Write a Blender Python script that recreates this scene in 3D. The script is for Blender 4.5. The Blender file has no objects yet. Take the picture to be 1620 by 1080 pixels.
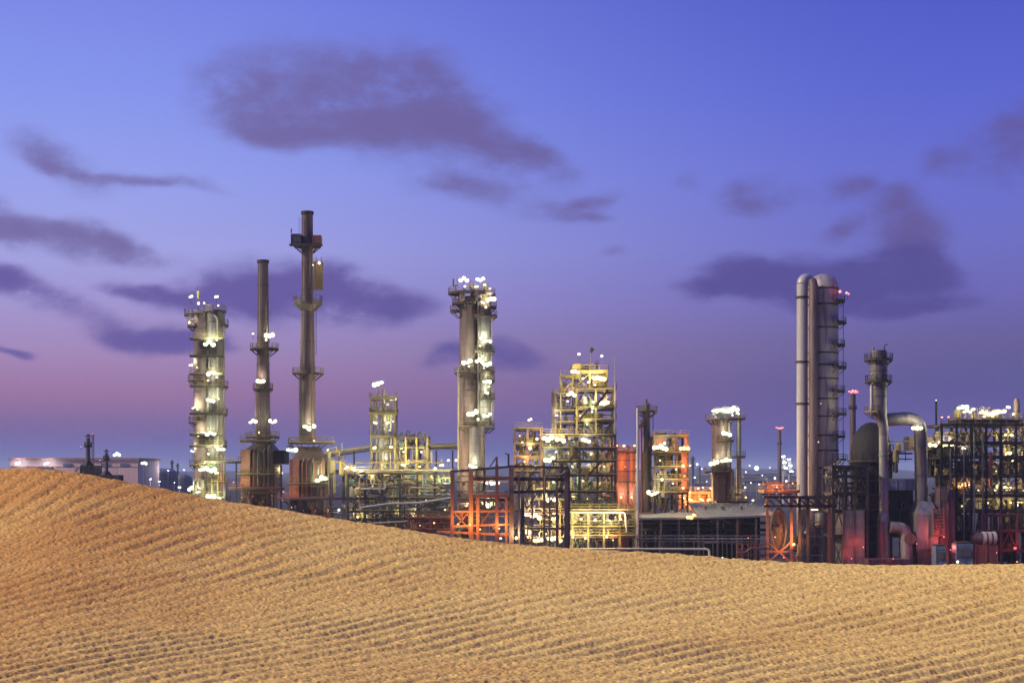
import bpy, math, random
import numpy as np
from mathutils import Vector, Matrix

R = math.radians
sc = bpy.context.scene
COL = sc.collection
F, ZC = 2250.0, 20.0            # focal length in photo pixels, eye height above the plain


def WX(px, D): return (px - 810.0) * D / F
def WZ(py, D): return ZC - (py - 745.0) * D / F


# ------------------------------------------------------------------ camera
cam_d = bpy.data.cameras.new('camera')
cam = bpy.data.objects.new('camera', cam_d)
COL.objects.link(cam)
cam.location = (0, 0, ZC)
cam.rotation_euler = (R(90), 0, 0)
cam_d.sensor_width = 36.0
cam_d.lens = 36.0 * F / 1620.0
cam_d.shift_y = 205.0 / 1620.0
cam_d.clip_start = 0.1
cam_d.clip_end = 60000
sc.camera = cam

# ------------------------------------------------------------------ light, exposure
SUN_AZ, SUN_EL = R(-106), R(33)      # azimuth from +Y towards +X: from the left side of the picture
sd = bpy.data.lights.new('sun', 'SUN')
sun = bpy.data.objects.new('sun', sd)
COL.objects.link(sun)
sd.energy = 4.6
sd.angle = R(6)
sd.color = (1.0, 0.85, 0.60)
sv = Vector((math.sin(SUN_AZ) * math.cos(SUN_EL), math.cos(SUN_AZ) * math.cos(SUN_EL), math.sin(SUN_EL)))
sun.rotation_euler = sv.to_track_quat('Z', 'Y').to_euler()
sun.location = (-60, -60, 80)

sc.view_settings.view_transform = 'Standard'
sc.view_settings.look = 'None'
sc.view_settings.gamma = 1.0
sc.view_settings.exposure = 0.0
sc.cycles.use_denoising = True
sc.cycles.denoiser = 'OPENIMAGEDENOISE'
sc.cycles.denoising_input_passes = 'RGB_ALBEDO_NORMAL'
sc.cycles.denoising_prefilter = 'NONE'
sc.cycles.use_adaptive_sampling = False
sc.cycles.max_bounces = 5
sc.cycles.diffuse_bounces = 2
sc.cycles.glossy_bounces = 2
sc.cycles.volume_bounces = 0
sc.cycles.sample_clamp_indirect = 2.0
sc.cycles.sample_clamp_direct = 12.0
sc.cycles.caustics_reflective = False
sc.cycles.caustics_refractive = False


def lin(c):
    return tuple(((v / 255.0) / 12.92 if v <= 10 else ((v / 255.0 + 0.055) / 1.055) ** 2.4) for v in c)


# ------------------------------------------------------------------ world: dusk sky with clouds
world = bpy.data.worlds.new('World')
sc.world = world
world.use_nodes = True
nt = world.node_tree
nt.nodes.clear()


def NN(t, **kw):
    n = nt.nodes.new(t)
    for k, v in kw.items():
        setattr(n, k, v)
    return n


def MA(op, a, b=None, c=None, clamp=False):
    n = nt.nodes.new('ShaderNodeMath')
    n.operation = op
    n.use_clamp = clamp
    for i, v in enumerate((a, b, c)):
        if v is None:
            continue
        if isinstance(v, (int, float)):
            n.inputs[i].default_value = v
        else:
            nt.links.new(v, n.inputs[i])
    return n.outputs[0]


def MIX(f, a, b, mode='MIX'):
    n = nt.nodes.new('ShaderNodeMix')
    n.data_type = 'RGBA'
    n.blend_type = mode
    for sock, v in ((n.inputs[0], f), (n.inputs[6], a), (n.inputs[7], b)):
        if isinstance(v, (int, float)):
            sock.default_value = v
        elif isinstance(v, tuple):
            sock.default_value = (*v, 1)
        else:
            nt.links.new(v, sock)
    return n.outputs[2]


tc = NN('ShaderNodeTexCoord')
sep = NN('ShaderNodeSeparateXYZ')
nt.links.new(tc.outputs['Generated'], sep.inputs[0])
az = MA('ARCTAN2', sep.outputs[0], sep.outputs[1])
el = MA('ARCSINE', sep.outputs[2])


def ramp(stops):
    n = NN('ShaderNodeValToRGB')
    cr = n.color_ramp
    cr.interpolation = 'LINEAR'
    for i, (py, c) in enumerate(stops):
        e = math.atan((745 - py) / F) / R(40)
        pos = min(max(e, 0), 1)
        k = cr.elements[i] if i < 2 else cr.elements.new(pos)
        k.position = pos
        k.color = (*lin(c), 1)
    nt.links.new(MA('DIVIDE', el, R(40), clamp=True), n.inputs[0])
    return n.outputs[0]


left_sky = ramp([(745, (98, 100, 168)), (-1150, (84, 104, 218)), (712, (102, 96, 165)), (680, (120, 95, 154)), (625, (157, 114, 160)), (570, (164, 134, 184)),
                 (490, (162, 150, 210)), (400, (162, 164, 230)), (290, (148, 160, 238)), (160, (132, 148, 238)), (0, (118, 132, 230)), (-400, (96, 114, 224))])
right_sky = ramp([(745, (66, 88, 160)), (-1150, (62, 78, 190)), (712, (72, 78, 154)), (670, (88, 78, 152)), (610, (88, 82, 146)), (550, (100, 91, 152)),
                  (480, (106, 100, 180)), (400, (106, 108, 196)), (290, (100, 108, 208)), (160, (86, 98, 208)), (0, (74, 86, 198)), (-400, (66, 80, 194))])
fx = MA('ADD', MA('DIVIDE', az, R(39)), 0.5, clamp=True)
fx = MA('MULTIPLY', MA('MULTIPLY', fx, fx), MA('MULTIPLY_ADD', fx, -2.0, 3.0))
sky = MIX(fx, left_sky, right_sky)

noi = NN('ShaderNodeTexNoise')
noi.inputs['Scale'].default_value = 20.0
noi.inputs['Detail'].default_value = 4.5
noi.inputs['Roughness'].default_value = 0.62
mp = NN('ShaderNodeMapping')
mp.inputs['Scale'].default_value = (1, 1, 1.9)
nt.links.new(tc.outputs['Generated'], mp.inputs[0])
nt.links.new(mp.outputs[0], noi.inputs['Vector'])
nval = MA('SUBTRACT', noi.outputs[0], 0.5)
noi2 = NN('ShaderNodeTexNoise')
noi2.inputs['Scale'].default_value = 62.0
noi2.inputs['Detail'].default_value = 3.0
nt.links.new(mp.outputs[0], noi2.inputs['Vector'])
nval2 = MA('SUBTRACT', noi2.outputs[0], 0.5)


wn = NN('ShaderNodeTexNoise')
wn.inputs['Scale'].default_value = 13.0
wn.inputs['Detail'].default_value = 2.5
nt.links.new(mp.outputs[0], wn.inputs['Vector'])
wsep = NN('ShaderNodeSeparateColor')
nt.links.new(wn.outputs['Color'], wsep.inputs[0])
azw = MA('MULTIPLY_ADD', MA('SUBTRACT', wsep.outputs[0], .5), .055, az)
elw = MA('MULTIPLY_ADD', MA('SUBTRACT', wsep.outputs[1], .5), .034, el)


def clouds(blobs):
    tot = None
    for (px, py, ra, rb, rot, op) in blobs:
        a0 = math.atan((px - 810) / F)
        e0 = math.atan((745 - py) / F * math.cos(a0))
        dx = MA('SUBTRACT', azw, a0)
        dy = MA('SUBTRACT', elw, e0)
        c, s = math.cos(R(-rot)), math.sin(R(-rot))
        u = MA('MULTIPLY_ADD', dx, c * F / ra, MA('MULTIPLY', dy, s * F / ra))
        v = MA('MULTIPLY_ADD', dx, -s * F / rb, MA('MULTIPLY', dy, c * F / rb))
        d2 = MA('MULTIPLY_ADD', u, u, MA('MULTIPLY', v, v))
        w = MA('MULTIPLY', MA('POWER', 2.718, MA('MULTIPLY', d2, -1.0)), op)
        tot = w if tot is None else MA('ADD', tot, w)
    return tot


def cover(field, gain, lo, hi):
    n = MA('MULTIPLY_ADD', nval2, .7, MA('MULTIPLY_ADD', nval, 3.0, 1.0))
    n = MA('MAXIMUM', n, .12)
    d = MA('MULTIPLY', MA('MULTIPLY', field, n), gain)
    al = MA('SUBTRACT', 1.0, MA('POWER', 2.718, MA('MULTIPLY', d, -1.0)))
    mr = NN('ShaderNodeMapRange')
    mr.interpolation_type = 'SMOOTHSTEP'
    mr.inputs['From Min'].default_value = lo
    mr.inputs['From Max'].default_value = hi
    nt.links.new(al, mr.inputs['Value'])
    return mr.outputs[0]


high = clouds([(400, 140, 70, 55, 0, .8), (500, 190, 120, 45, 8, .8), (600, 165, 110, 55, 15, .9), (690, 165, 80, 55, 20, .8), (765, 205, 100, 32, 33, .8),
               (845, 246, 55, 18, 18, .8), (560, 95, 80, 35, 10, .45), (440, 215, 70, 22, 0, .6), (750, 296, 75, 26, 0, .75), (870, 335, 55, 20, 0, .5), (925, 318, 55, 13, -10, .5), (905, 352, 50, 10, 0, .5),
               (118, 262, 70, 26, 15, .8), (50, 238, 55, 18, 20, .5), (230, 288, 110, 9, 7, .55), (90, 372, 140, 24, 8, .85), (0, 352, 80, 24, 5, .8), (200, 395, 70, 14, 5, .55),
               (1210, 306, 60, 28, 0, .75), (1348, 295, 38, 22, 10, .75), (1335, 360, 42, 13, -12, .75), (1605, 225, 60, 48, 15, .9), (1500, 266, 38, 20, 0, .5), (1445, 372, 65, 36, 25, .95),
               (1420, 325, 28, 30, 0, .85), (1095, 288, 22, 16, 0, .3), (972, 408, 28, 9, -10, .42)])
low = clouds([(440, 455, 100, 38, 0, 1.0), (330, 460, 70, 22, 0, .8), (235, 457, 55, 13, 0, .9), (540, 474, 110, 24, 6, 1.0), (620, 486, 50, 11, 4, .8), (250, 534, 72, 20, 0, 1.0), (320, 535, 60, 13, 0, .75),
              (795, 562, 75, 20, 3, .8), (720, 560, 45, 11, 0, .7), (50, 470, 95, 22, 12, .72), (0, 440, 40, 20, 0, .6), (10, 550, 35, 7, 8, .6), (1200, 442, 85, 26, -4, 1.0), (1140, 460, 50, 10, -6, .7),
              (1310, 455, 80, 26, 0, .9), (1400, 435, 80, 40, 0, .9), (1470, 415, 45, 30, 20, .5), (1420, 480, 90, 12, 0, .75), (285, 692, 32, 9, 0, .35)])
ch = cover(high, 1.45, .06, .98)
cl = cover(low, 2.2, .10, .95)
hc = MIX(fx, lin((110, 99, 160)), lin((94, 84, 150)))
warm = MA('MULTIPLY', MA('SUBTRACT', ch, .35, clamp=True), .20)
hc = MIX(warm, hc, lin((122, 88, 130)))
lc = MIX(fx, lin((98, 84, 158)), lin((80, 72, 146)))
sky = MIX(MA('MULTIPLY', ch, .92), sky, hc)
sky = MIX(MA('MULTIPLY', cl, .95), sky, lc)
sky = MIX(MA('MULTIPLY', el, -30.0, clamp=True), sky, lin((48, 52, 82)))

hs = NN('ShaderNodeHueSaturation')
hs.inputs['Saturation'].default_value = 0.98
nt.links.new(sky, hs.inputs['Color'])
bg1 = NN('ShaderNodeBackground')
nt.links.new(hs.outputs[0], bg1.inputs[0])
bg1.inputs[1].default_value = 1.0
out = NN('ShaderNodeOutputWorld')
nt.links.new(bg1.outputs[0], out.inputs[0])


# ------------------------------------------------------------------ materials
MATS = {}


def mat(name, col, rough=0.6, metal=0.0, var=0.35, scale=0.6, streak=True, rust=None, bump=0.0):
    if name in MATS:
        return MATS[name]
    m = bpy.data.materials.new(name)
    m.use_nodes = True
    t = m.node_tree
    b = t.nodes['Principled BSDF']
    b.inputs['Roughness'].default_value = rough
    b.inputs['Metallic'].default_value = metal
    if max(col) < .06:
        b.inputs['Specular IOR Level'].default_value = .15
    geo = t.nodes.new('ShaderNodeNewGeometry')
    mpn = t.nodes.new('ShaderNodeMapping')
    mpn.inputs['Scale'].default_value = (scale * 2.2, scale * 2.2, scale * (0.22 if streak else 2.2))
    t.links.new(geo.outputs['Position'], mpn.inputs[0])
    n = t.nodes.new('ShaderNodeTexNoise')
    n.inputs['Scale'].default_value = 1.0
    n.inputs['Detail'].default_value = 6.0
    n.inputs['Roughness'].default_value = 0.65
    t.links.new(mpn.outputs[0], n.inputs['Vector'])
    r = t.nodes.new('ShaderNodeValToRGB')
    r.color_ramp.elements[0].position = 0.3
    r.color_ramp.elements[1].position = 0.72
    r.color_ramp.elements[0].color = (*[c * (1 - var) for c in col], 1)
    r.color_ramp.elements[1].color = (*[min(1, c * (1 + var * .8)) for c in col], 1)
    t.links.new(n.outputs[0], r.inputs[0])
    res = r.outputs[0]
    if rust:
        n2 = t.nodes.new('ShaderNodeTexNoise')
        n2.inputs['Scale'].default_value = 0.9
        n2.inputs['Detail'].default_value = 7.0
        t.links.new(mpn.outputs[0], n2.inputs['Vector'])
        mr = t.nodes.new('ShaderNodeMapRange')
        mr.inputs['From Min'].default_value = 0.54
        mr.inputs['From Max'].default_value = 0.66
        t.links.new(n2.outputs[0], mr.inputs['Value'])
        mx = t.nodes.new('ShaderNodeMix')
        mx.data_type = 'RGBA'
        t.links.new(mr.outputs[0], mx.inputs[0])
        t.links.new(res, mx.inputs[6])
        mx.inputs[7].default_value = (*rust, 1)
        res = mx.outputs[2]
    t.links.new(res, b.inputs['Base Color'])
    rr = t.nodes.new('ShaderNodeMapRange')
    rr.inputs['To Min'].default_value = max(0.1, rough - .15)
    rr.inputs['To Max'].default_value = min(1, rough + .15)
    t.links.new(n.outputs[0], rr.inputs['Value'])
    t.links.new(rr.outputs[0], b.inputs['Roughness'])
    if bump:
        bn = t.nodes.new('ShaderNodeBump')
        bn.inputs['Strength'].default_value = bump
        t.links.new(n.outputs[0], bn.inputs['Height'])
        t.links.new(bn.outputs[0], b.inputs['Normal'])
    MATS[name] = m
    return m


def emis(name, col, s):
    m = bpy.data.materials.new(name)
    m.use_nodes = True
    b = m.node_tree.nodes['Principled BSDF']
    b.inputs['Base Color'].default_value = (.8, .8, .8, 1)
    b.inputs['Emission Color'].default_value = (*col, 1)
    b.inputs['Emission Strength'].default_value = s
    m.cycles.emission_sampling = 'NONE'      # the lamps' own point lights carry the light: far less grain
    return m


RUST = (.10, .04, .02)
STEEL = mat('weathered_steel', (.085, .07, .072), .55, .25, .5, .6, True, RUST)
PINK = mat('red_lead_steel', (.105, .064, .066), .6, .15, .5, .6, True, (.065, .032, .026))
DARK = mat('dark_structural_steel', (.045, .036, .036), .6, .1, .4, .7)
BLACK = mat('near_black_steel', (.018, .016, .018), .7, .0, .5, .5)  # near-black base for the big heater, shed back wall and dark block
SEAM = mat('grimy_seam_steel', (.06, .045, .04), .6, .1, .4, .7)
RED = mat('red_oxide_paint', (.12, .035, .025), .6, .0, .4, .6)
ORANGE = mat('orange_rust_steel', (.22, .085, .04), .6, .0, .4, .6)
YELLOW = mat('yellow_safety_paint', (.20, .145, .04), .55, .0, .35, .8)
GALV = mat('galvanised_cladding', (.18, .17, .178), .45, .4, .4, .5, True, (.11, .08, .07))
GALVB = mat('banded_grey_cladding', (.115, .103, .11), .45, .35, .5, .5, True, (.07, .045, .038))
VESSEL = mat('stained_grey_vessel', (.29, .25, .25), .5, .2, .4, .4, True, (.15, .09, .07))
WHITE = mat('pale_grey_paint', (.33, .30, .29), .45, .1, .18, .4)
CREAM = mat('cream_pipe_cladding', (.22, .19, .135), .5, .1, .35, .6)
OLIVE = mat('ochre_steel', (.17, .135, .05), .6, .05, .4, .7)
GREEN = mat('green_equipment_paint', (.07, .13, .08), .55, .05, .3, .7)
BLUE = mat('blue_grey_cladding', (.12, .14, .20), .5, .2, .3, .6)
REDBOX = mat('red_brown_cladding', (.26, .07, .045), .6, .0, .3, .5)
ROOF = mat('grey_sheet_roof', (.12, .125, .14), .5, .3, .35, .25, False)
WALLP = mat('pink_beige_wall', (.60, .38, .34), .8, .0, .15, .15)
CONC = mat('concrete', (.2, .185, .17), .85, .0, .3, .4, False)
POLE = mat('galvanised_pole', (.26, .26, .27), .45, .4, .2, .6)

LAMPC = {'w': (.92, 1.0, .58), 'y': (1.0, .80, .34), 'o': (1.0, .42, .10), 'r': (1.0, .09, .05), 'c': (.80, .92, 1.0), 'k': (1.0, .94, .62)}
LENSC = dict(LAMPC, w=(.88, 1.0, .55), k=(1.0, .93, .52))
BULB = {k: emis('lit_lens_' + n, LENSC[k], s) for k, n, s in (('w', 'greenish_white', 1.6), ('y', 'yellow', 2.6), ('o', 'orange', 2.2), ('r', 'red', 2.0), ('c', 'cold_white', 3), ('k', 'warm_white', 1.8))}


# ------------------------------------------------------------------ mesh builder
class MB:
    def __init__(s):
        s.v = []
        s.f = []
        s.sm = []

    def add(s, vs, fs, smooth=False):
        o = len(s.v)
        s.v += [tuple(v) for v in vs]
        s.f += [tuple(i + o for i in f) for f in fs]
        s.sm += [smooth] * len(fs)
        return s

    def box(s, x0, x1, y0, y1, z0, z1):
        x0, x1 = sorted((x0, x1)); y0, y1 = sorted((y0, y1)); z0, z1 = sorted((z0, z1))
        return s.add([(x0, y0, z0), (x1, y0, z0), (x1, y1, z0), (x0, y1, z0), (x0, y0, z1), (x1, y0, z1), (x1, y1, z1), (x0, y1, z1)],
                     [(3, 2, 1, 0), (4, 5, 6, 7), (0, 1, 5, 4), (1, 2, 6, 5), (2, 3, 7, 6), (3, 0, 4, 7)])

    def bar(s, a, b, w, h=None):
        h = h or w
        a, b = Vector(a), Vector(b)
        d = (b - a)
        if d.length < 1e-6:
            return s
        d.normalize()
        up = Vector((0, 0, 1)) if abs(d.z) < .95 else Vector((0, 1, 0))
        u = d.cross(up).normalized()
        n = u.cross(d).normalized()
        vs = []
        for p in (a, b):
            for (i, j) in ((-1, -1), (1, -1), (1, 1), (-1, 1)):
                vs.append(p + u * (w / 2 * i) + n * (h / 2 * j))
        return s.add(vs, [(0, 1, 2, 3), (7, 6, 5, 4), (1, 0, 4, 5), (2, 1, 5, 6), (3, 2, 6, 7), (0, 3, 7, 4)])

    def tube(s, pts, r, n=10, bend=None, caps=True):
        P = [Vector(p) for p in pts]
        rad = list(r) if isinstance(r, (list, tuple)) else [r] * len(P)
        if bend and len(P) > 2:
            Q, q = [P[0]], [rad[0]]
            for i in range(1, len(P) - 1):
                a, b, c = P[i - 1], P[i], P[i + 1]
                d0, d1 = (a - b), (c - b)
                k = min(bend, d0.length * .48, d1.length * .48)
                p0, p1 = b + d0.normalized() * k, b + d1.normalized() * k
                for j in range(7):
                    t = j / 6
                    Q.append(p0 * (1 - t) ** 2 + b * 2 * t * (1 - t) + p1 * t * t)
                    q.append(rad[i])
            Q.append(P[-1]); q.append(rad[-1])
            P, rad = Q, q
        prev = None
        rings = []
        for i, p in enumerate(P):
            d = (P[min(i + 1, len(P) - 1)] - P[max(i - 1, 0)]).normalized()
            if prev is None:
                up = Vector((0, 0, 1)) if abs(d.z) < .9 else Vector((1, 0, 0))
                u = d.cross(up).normalized()
            else:
                u = (prev - d * prev.dot(d)).normalized()
            prev = u
            w = d.cross(u)
            rings.append([p + (u * math.cos(2 * math.pi * k / n) + w * math.sin(2 * math.pi * k / n)) * rad[i] for k in range(n)])
        vs = [v for ring in rings for v in ring]
        fs = []
        for i in range(len(rings) - 1):
            for k in range(n):
                k2 = (k + 1) % n
                fs.append((i * n + k, i * n + k2, (i + 1) * n + k2, (i + 1) * n + k))
        s.add(vs, fs, True)
        if caps:
            s.add(rings[0], [tuple(range(n - 1, -1, -1))])
            s.add(rings[-1], [tuple(range(n))])
        return s

    def lathe(s, cx, cy, prof, n=28, smooth=True):
        for (r0, z0), (r1, z1) in zip(prof[:-1], prof[1:]):     # each band its own vertices: crisp seams
            vs = []
            for r, z in ((r0, z0), (r1, z1)):
                for k in range(n):
                    a = 2 * math.pi * k / n
                    vs.append((cx + math.cos(a) * r, cy + math.sin(a) * r, z))
            s.add(vs, [(k, (k + 1) % n, n + (k + 1) % n, n + k) for k in range(n)], smooth)
        for (r, z), fl in ((prof[0], True), (prof[-1], False)):
            if r > .01:
                ring = [(cx + math.cos(2 * math.pi * k / n) * r, cy + math.sin(2 * math.pi * k / n) * r, z) for k in range(n)]
                s.add(ring, [tuple(range(n - 1, -1, -1)) if fl else tuple(range(n))])
        return s

    def dome(s, cx, cy, z, r, h, n=28, m=6):
        vs = [(cx, cy, z + h)]
        fs = []
        for i in range(1, m + 1):
            t = math.pi / 2 * i / m
            for k in range(n):
                a = 2 * math.pi * k / n
                vs.append((cx + math.cos(a) * r * math.sin(t), cy + math.sin(a) * r * math.sin(t), z + h * math.cos(t)))
        for k in range(n):
            fs.append((0, 1 + k, 1 + (k + 1) % n))
        for i in range(m - 1):
            for k in range(n):
                k2 = (k + 1) % n
                fs.append((1 + i * n + k, 1 + (i + 1) * n + k, 1 + (i + 1) * n + k2, 1 + i * n + k2))
        return s.add(vs, fs, True)

    def ball(s, c, r, n=10, m=6, sz=1.0):
        vs = []
        for i in range(m + 1):
            t = math.pi * i / m
            for k in range(n):
                a = 2 * math.pi * k / n
                vs.append((c[0] + math.cos(a) * r * math.sin(t), c[1] + math.sin(a) * r * math.sin(t), c[2] + r * sz * math.cos(t)))
        fs = [(i * n + k, (i + 1) * n + k, (i + 1) * n + (k + 1) % n, i * n + (k + 1) % n) for i in range(m) for k in range(n)]
        return s.add(vs, fs, True)

    def ring(s, cx, cy, z, r0, r1, a0, a1, t):
        n = max(4, int(abs(a1 - a0) / 15))
        vs = []
        for i in range(n + 1):
            a = R(a0 + (a1 - a0) * i / n)
            c, q = math.cos(a), math.sin(a)
            vs += [(cx + c * r0, cy + q * r0, z - t), (cx + c * r1, cy + q * r1, z - t), (cx + c * r1, cy + q * r1, z), (cx + c * r0, cy + q * r0, z)]
        fs = []
        for i in range(n):
            o, p = i * 4, i * 4 + 4
            fs += [(o, o + 1, p + 1, p), (o + 1, o + 2, p + 2, p + 1), (o + 2, o + 3, p + 3, p + 2), (o + 3, o, p, p + 3)]
        if abs(a1 - a0) < 359:
            fs += [(3, 2, 1, 0), (n * 4, n * 4 + 1, n * 4 + 2, n * 4 + 3)]
        return s.add(vs, fs)

    def rail(s, pts, h=1.15, w=.07, step=1.6, toe=True):
        for a, b in zip(pts[:-1], pts[1:]):
            a, b = Vector(a), Vector(b)
            L = (b - a).length
            k = max(1, int(L / step))
            for i in range(k + 1):
                p = a.lerp(b, i / k)
                s.bar(p, p + Vector((0, 0, h)), w)
            for hh in (h, h * .55):
                s.bar(a + Vector((0, 0, hh)), b + Vector((0, 0, hh)), w)
            if toe:
                s.bar(a + Vector((0, 0, .1)), b + Vector((0, 0, .1)), w * .6, .2)
        return s

    def rail_ring(s, cx, cy, z, r, a0, a1, h=1.15, w=.07):
        n = max(3, int(abs(a1 - a0) / 22))
        pts = [(cx + math.cos(R(a0 + (a1 - a0) * i / n)) * r, cy + math.sin(R(a0 + (a1 - a0) * i / n)) * r, z) for i in range(n + 1)]
        return s.rail(pts, h, w, step=3)

    def ladder(s, x, y, z0, z1, ang, cage=True, w=.5, t=.07):
        ux, uy = -math.sin(R(ang)), math.cos(R(ang))
        for k in (-1, 1):
            s.bar((x + ux * k * w / 2, y + uy * k * w / 2, z0), (x + ux * k * w / 2, y + uy * k * w / 2, z1), t)
        z = z0 + .4
        while z < z1:
            s.bar((x - ux * w / 2, y - uy * w / 2, z), (x + ux * w / 2, y + uy * w / 2, z), t * .7)
            z += .6
        if cage:
            ox, oy = math.cos(R(ang)), math.sin(R(ang))
            z = z0 + 2.2
            while z < z1:
                pts = [(x + ux * .38 * math.cos(R(b)) + ox * .75 * math.sin(R(b)), y + uy * .38 * math.cos(R(b)) + oy * .75 * math.sin(R(b)), z) for b in range(0, 181, 30)]
                for a, b in zip(pts[:-1], pts[1:]):
                    s.bar(a, b, t * .9)
                z += 1.5
            for b in (45, 90, 135):
                px_, py_ = x + ux * .38 * math.cos(R(b)) + ox * .75 * math.sin(R(b)), y + uy * .38 * math.cos(R(b)) + oy * .75 * math.sin(R(b))
                if z1 - z0 > 3.5:
                    s.bar((px_, py_, z0 + 2.2), (px_, py_, z1), t * .6)
        return s

    def build(s, name, m, parent=None, origin=None):
        o0 = Vector(origin) if origin else (wloc(parent) if parent else Vector((0, 0, 0)))
        me = bpy.data.meshes.new(name)
        me.from_pydata([(v[0] - o0.x, v[1] - o0.y, v[2] - o0.z) for v in s.v], [], s.f)
        me.polygons.foreach_set('use_smooth', s.sm)
        me.materials.append(m)
        me.update()
        o = bpy.data.objects.new(name, me)
        COL.objects.link(o)
        if parent:
            o.parent = parent
        elif origin:
            o.location = o0
        return o


def wloc(o):
    v = Vector((0, 0, 0))
    while o:
        v = v + o.location
        o = o.parent
    return v


def tag(o, label=None, cat=None, group=None, kind=None):
    for k, v in (('label', label), ('category', cat), ('group', group), ('kind', kind)):
        if v:
            o[k] = v
    return o


LAMP_N = 0


class Q:
    """A thing: an Empty at its foot, with part builders that take photo-scaled offsets at its own distance D."""

    def __init__(s, name, label, cat, px, D, group=None, z=0.0):
        s.D = D
        s.k = D / F
        s.root = bpy.data.objects.new(name, None)
        COL.objects.link(s.root)
        s.root.location = (WX(px, D), D, z)
        s.root.empty_display_size = .5
        tag(s.root, label, cat, group, 'thing')
        s.rnd = random.Random(name + label)

    def x(s, px): return WX(px, s.D)
    def z(s, py): return WZ(py, s.D)

    def part(s, name, mb, m, parent=None):
        return mb.build(name, m, parent or s.root)

    def shell(s, px, prof, m, dy=0, n=32, name='shell', bands=None, dome=0, bandw=.12):
        """prof: [(radius_px, py)] from bottom to top; py None is the ground"""
        cx, cy = s.x(px), s.D + dy
        P = [(r * s.k, 0.0 if py is None else s.z(py)) for r, py in prof]
        mb = MB().lathe(cx, cy, P, n)
        if dome:
            mb.dome(cx, cy, P[-1][1], P[-1][0], dome * s.k, n)
        nf = len(mb.f)
        for py in bands or []:
            z = s.z(py)
            r = P[-1][0]
            for (r0, z0), (r1, z1) in zip(P[:-1], P[1:]):
                if z0 <= z <= z1 and z1 > z0:
                    r = r0 + (r1 - r0) * (z - z0) / (z1 - z0)
            mb.lathe(cx, cy, [(r * .98, z - bandw), (r + .07, z - bandw), (r + .07, z + bandw), (r * .98, z + bandw)], n, True)
        o = s.part(name, mb, m)
        o.data.materials.append(SEAM)
        for p_ in o.data.polygons[nf:]:
            p_.material_index = 1
        return o

    def plat(s, px, py, rin, rout, a0=0, a1=360, dy=0, rail=True, m=DARK, rm=YELLOW, t=.28, h=1.15, brackets=True):
        cx, cy, z = s.x(px), s.D + dy, s.z(py)
        r0, r1 = rin * s.k, rout * s.k
        mb = MB().ring(cx, cy, z, r0, r1, a0, a1, t)
        if brackets:
            k = max(2, int(abs(a1 - a0) / 40))
            for i in range(k + 1):
                a = R(a0 + (a1 - a0) * i / k)
                mb.bar((cx + math.cos(a) * r0 * .98, cy + math.sin(a) * r0 * .98, z - t - (r1 - r0) * .8), (cx + math.cos(a) * r1 * .97, cy + math.sin(a) * r1 * .97, z - t), .14)
        p = s.part('platform', mb, m)
        if rail:
            rl = MB().rail_ring(cx, cy, z, r1 - .06, a0, a1, h)
            if abs(a1 - a0) < 359:
                for a in (a0, a1):
                    c, q = math.cos(R(a)), math.sin(R(a))
                    rl.rail([(cx + c * r0, cy + q * r0, z), (cx + c * (r1 - .1), cy + q * (r1 - .1), z)], h, step=2)
            s.part('handrail', rl, rm, p)
        return p

    def deck(s, px0, px1, py, y0, y1, rail='flrb', m=DARK, rm=YELLOW, t=.3, h=1.15, joists=True, name='platform'):
        x0, x1, z = s.x(px0), s.x(px1), s.z(py)
        ya, yb = s.D + y0, s.D + y1
        mb = MB().box(x0, x1, ya, yb, z - .08, z)
        for yy in (ya + .1, yb - .1):
            mb.bar((x0, yy, z - .08 - t / 2), (x1, yy, z - .08 - t / 2), .2, t)
        k = max(2, int((x1 - x0) / 2.6))
        for i in range(k + 1):
            xx = x0 + .1 + (x1 - x0 - .2) * i / k
            mb.bar((xx, ya + .2, z - .08 - t / 2), (xx, yb - .2, z - .08 - t / 2), .16, t * .9)
        p = s.part(name, mb, m)
        if rail:
            rl = MB()
            if 'f' in rail: rl.rail([(x0, ya + .05, z), (x1, ya + .05, z)], h)
            if 'b' in rail: rl.rail([(x0, yb - .05, z), (x1, yb - .05, z)], h)
            if 'l' in rail: rl.rail([(x0 + .05, ya, z), (x0 + .05, yb, z)], h)
            if 'r' in rail: rl.rail([(x1 - .05, ya, z), (x1 - .05, yb, z)], h)
            s.part('handrail', rl, rm, p)
        return p

    def ladder(s, px, py0, py1, ang, dy=0, cage=True, m=YELLOW):
        return s.part('ladder', MB().ladder(s.x(px), s.D + dy, 0 if py0 is None else s.z(py0), s.z(py1), ang, cage), m)

    def pipe(s, pts, r, m=GALV, bend=2.0, name='pipe', n=10, flange=True):
        """pts: (px, py or None for the ground, dy in m)"""
        P = [(s.x(a), s.D + c, 0.0 if b is None else s.z(b)) for a, b, c in pts]
        mb = MB().tube(P, r * s.k, n, bend * r * s.k * 1.6 if bend else None)
        if flange:
            for a, b in zip(P[:-1], P[1:]):
                a, b = Vector(a), Vector(b)
                L = (b - a).length
                if L > 5:
                    k = int(L / 4.5)
                    d = (b - a).normalized()
                    for i in range(1, k):
                        p = a.lerp(b, i / k)
                        mb.tube([p - d * .07, p + d * .07], r * s.k * 1.22, n)
        return s.part(name, mb, m)

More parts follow.
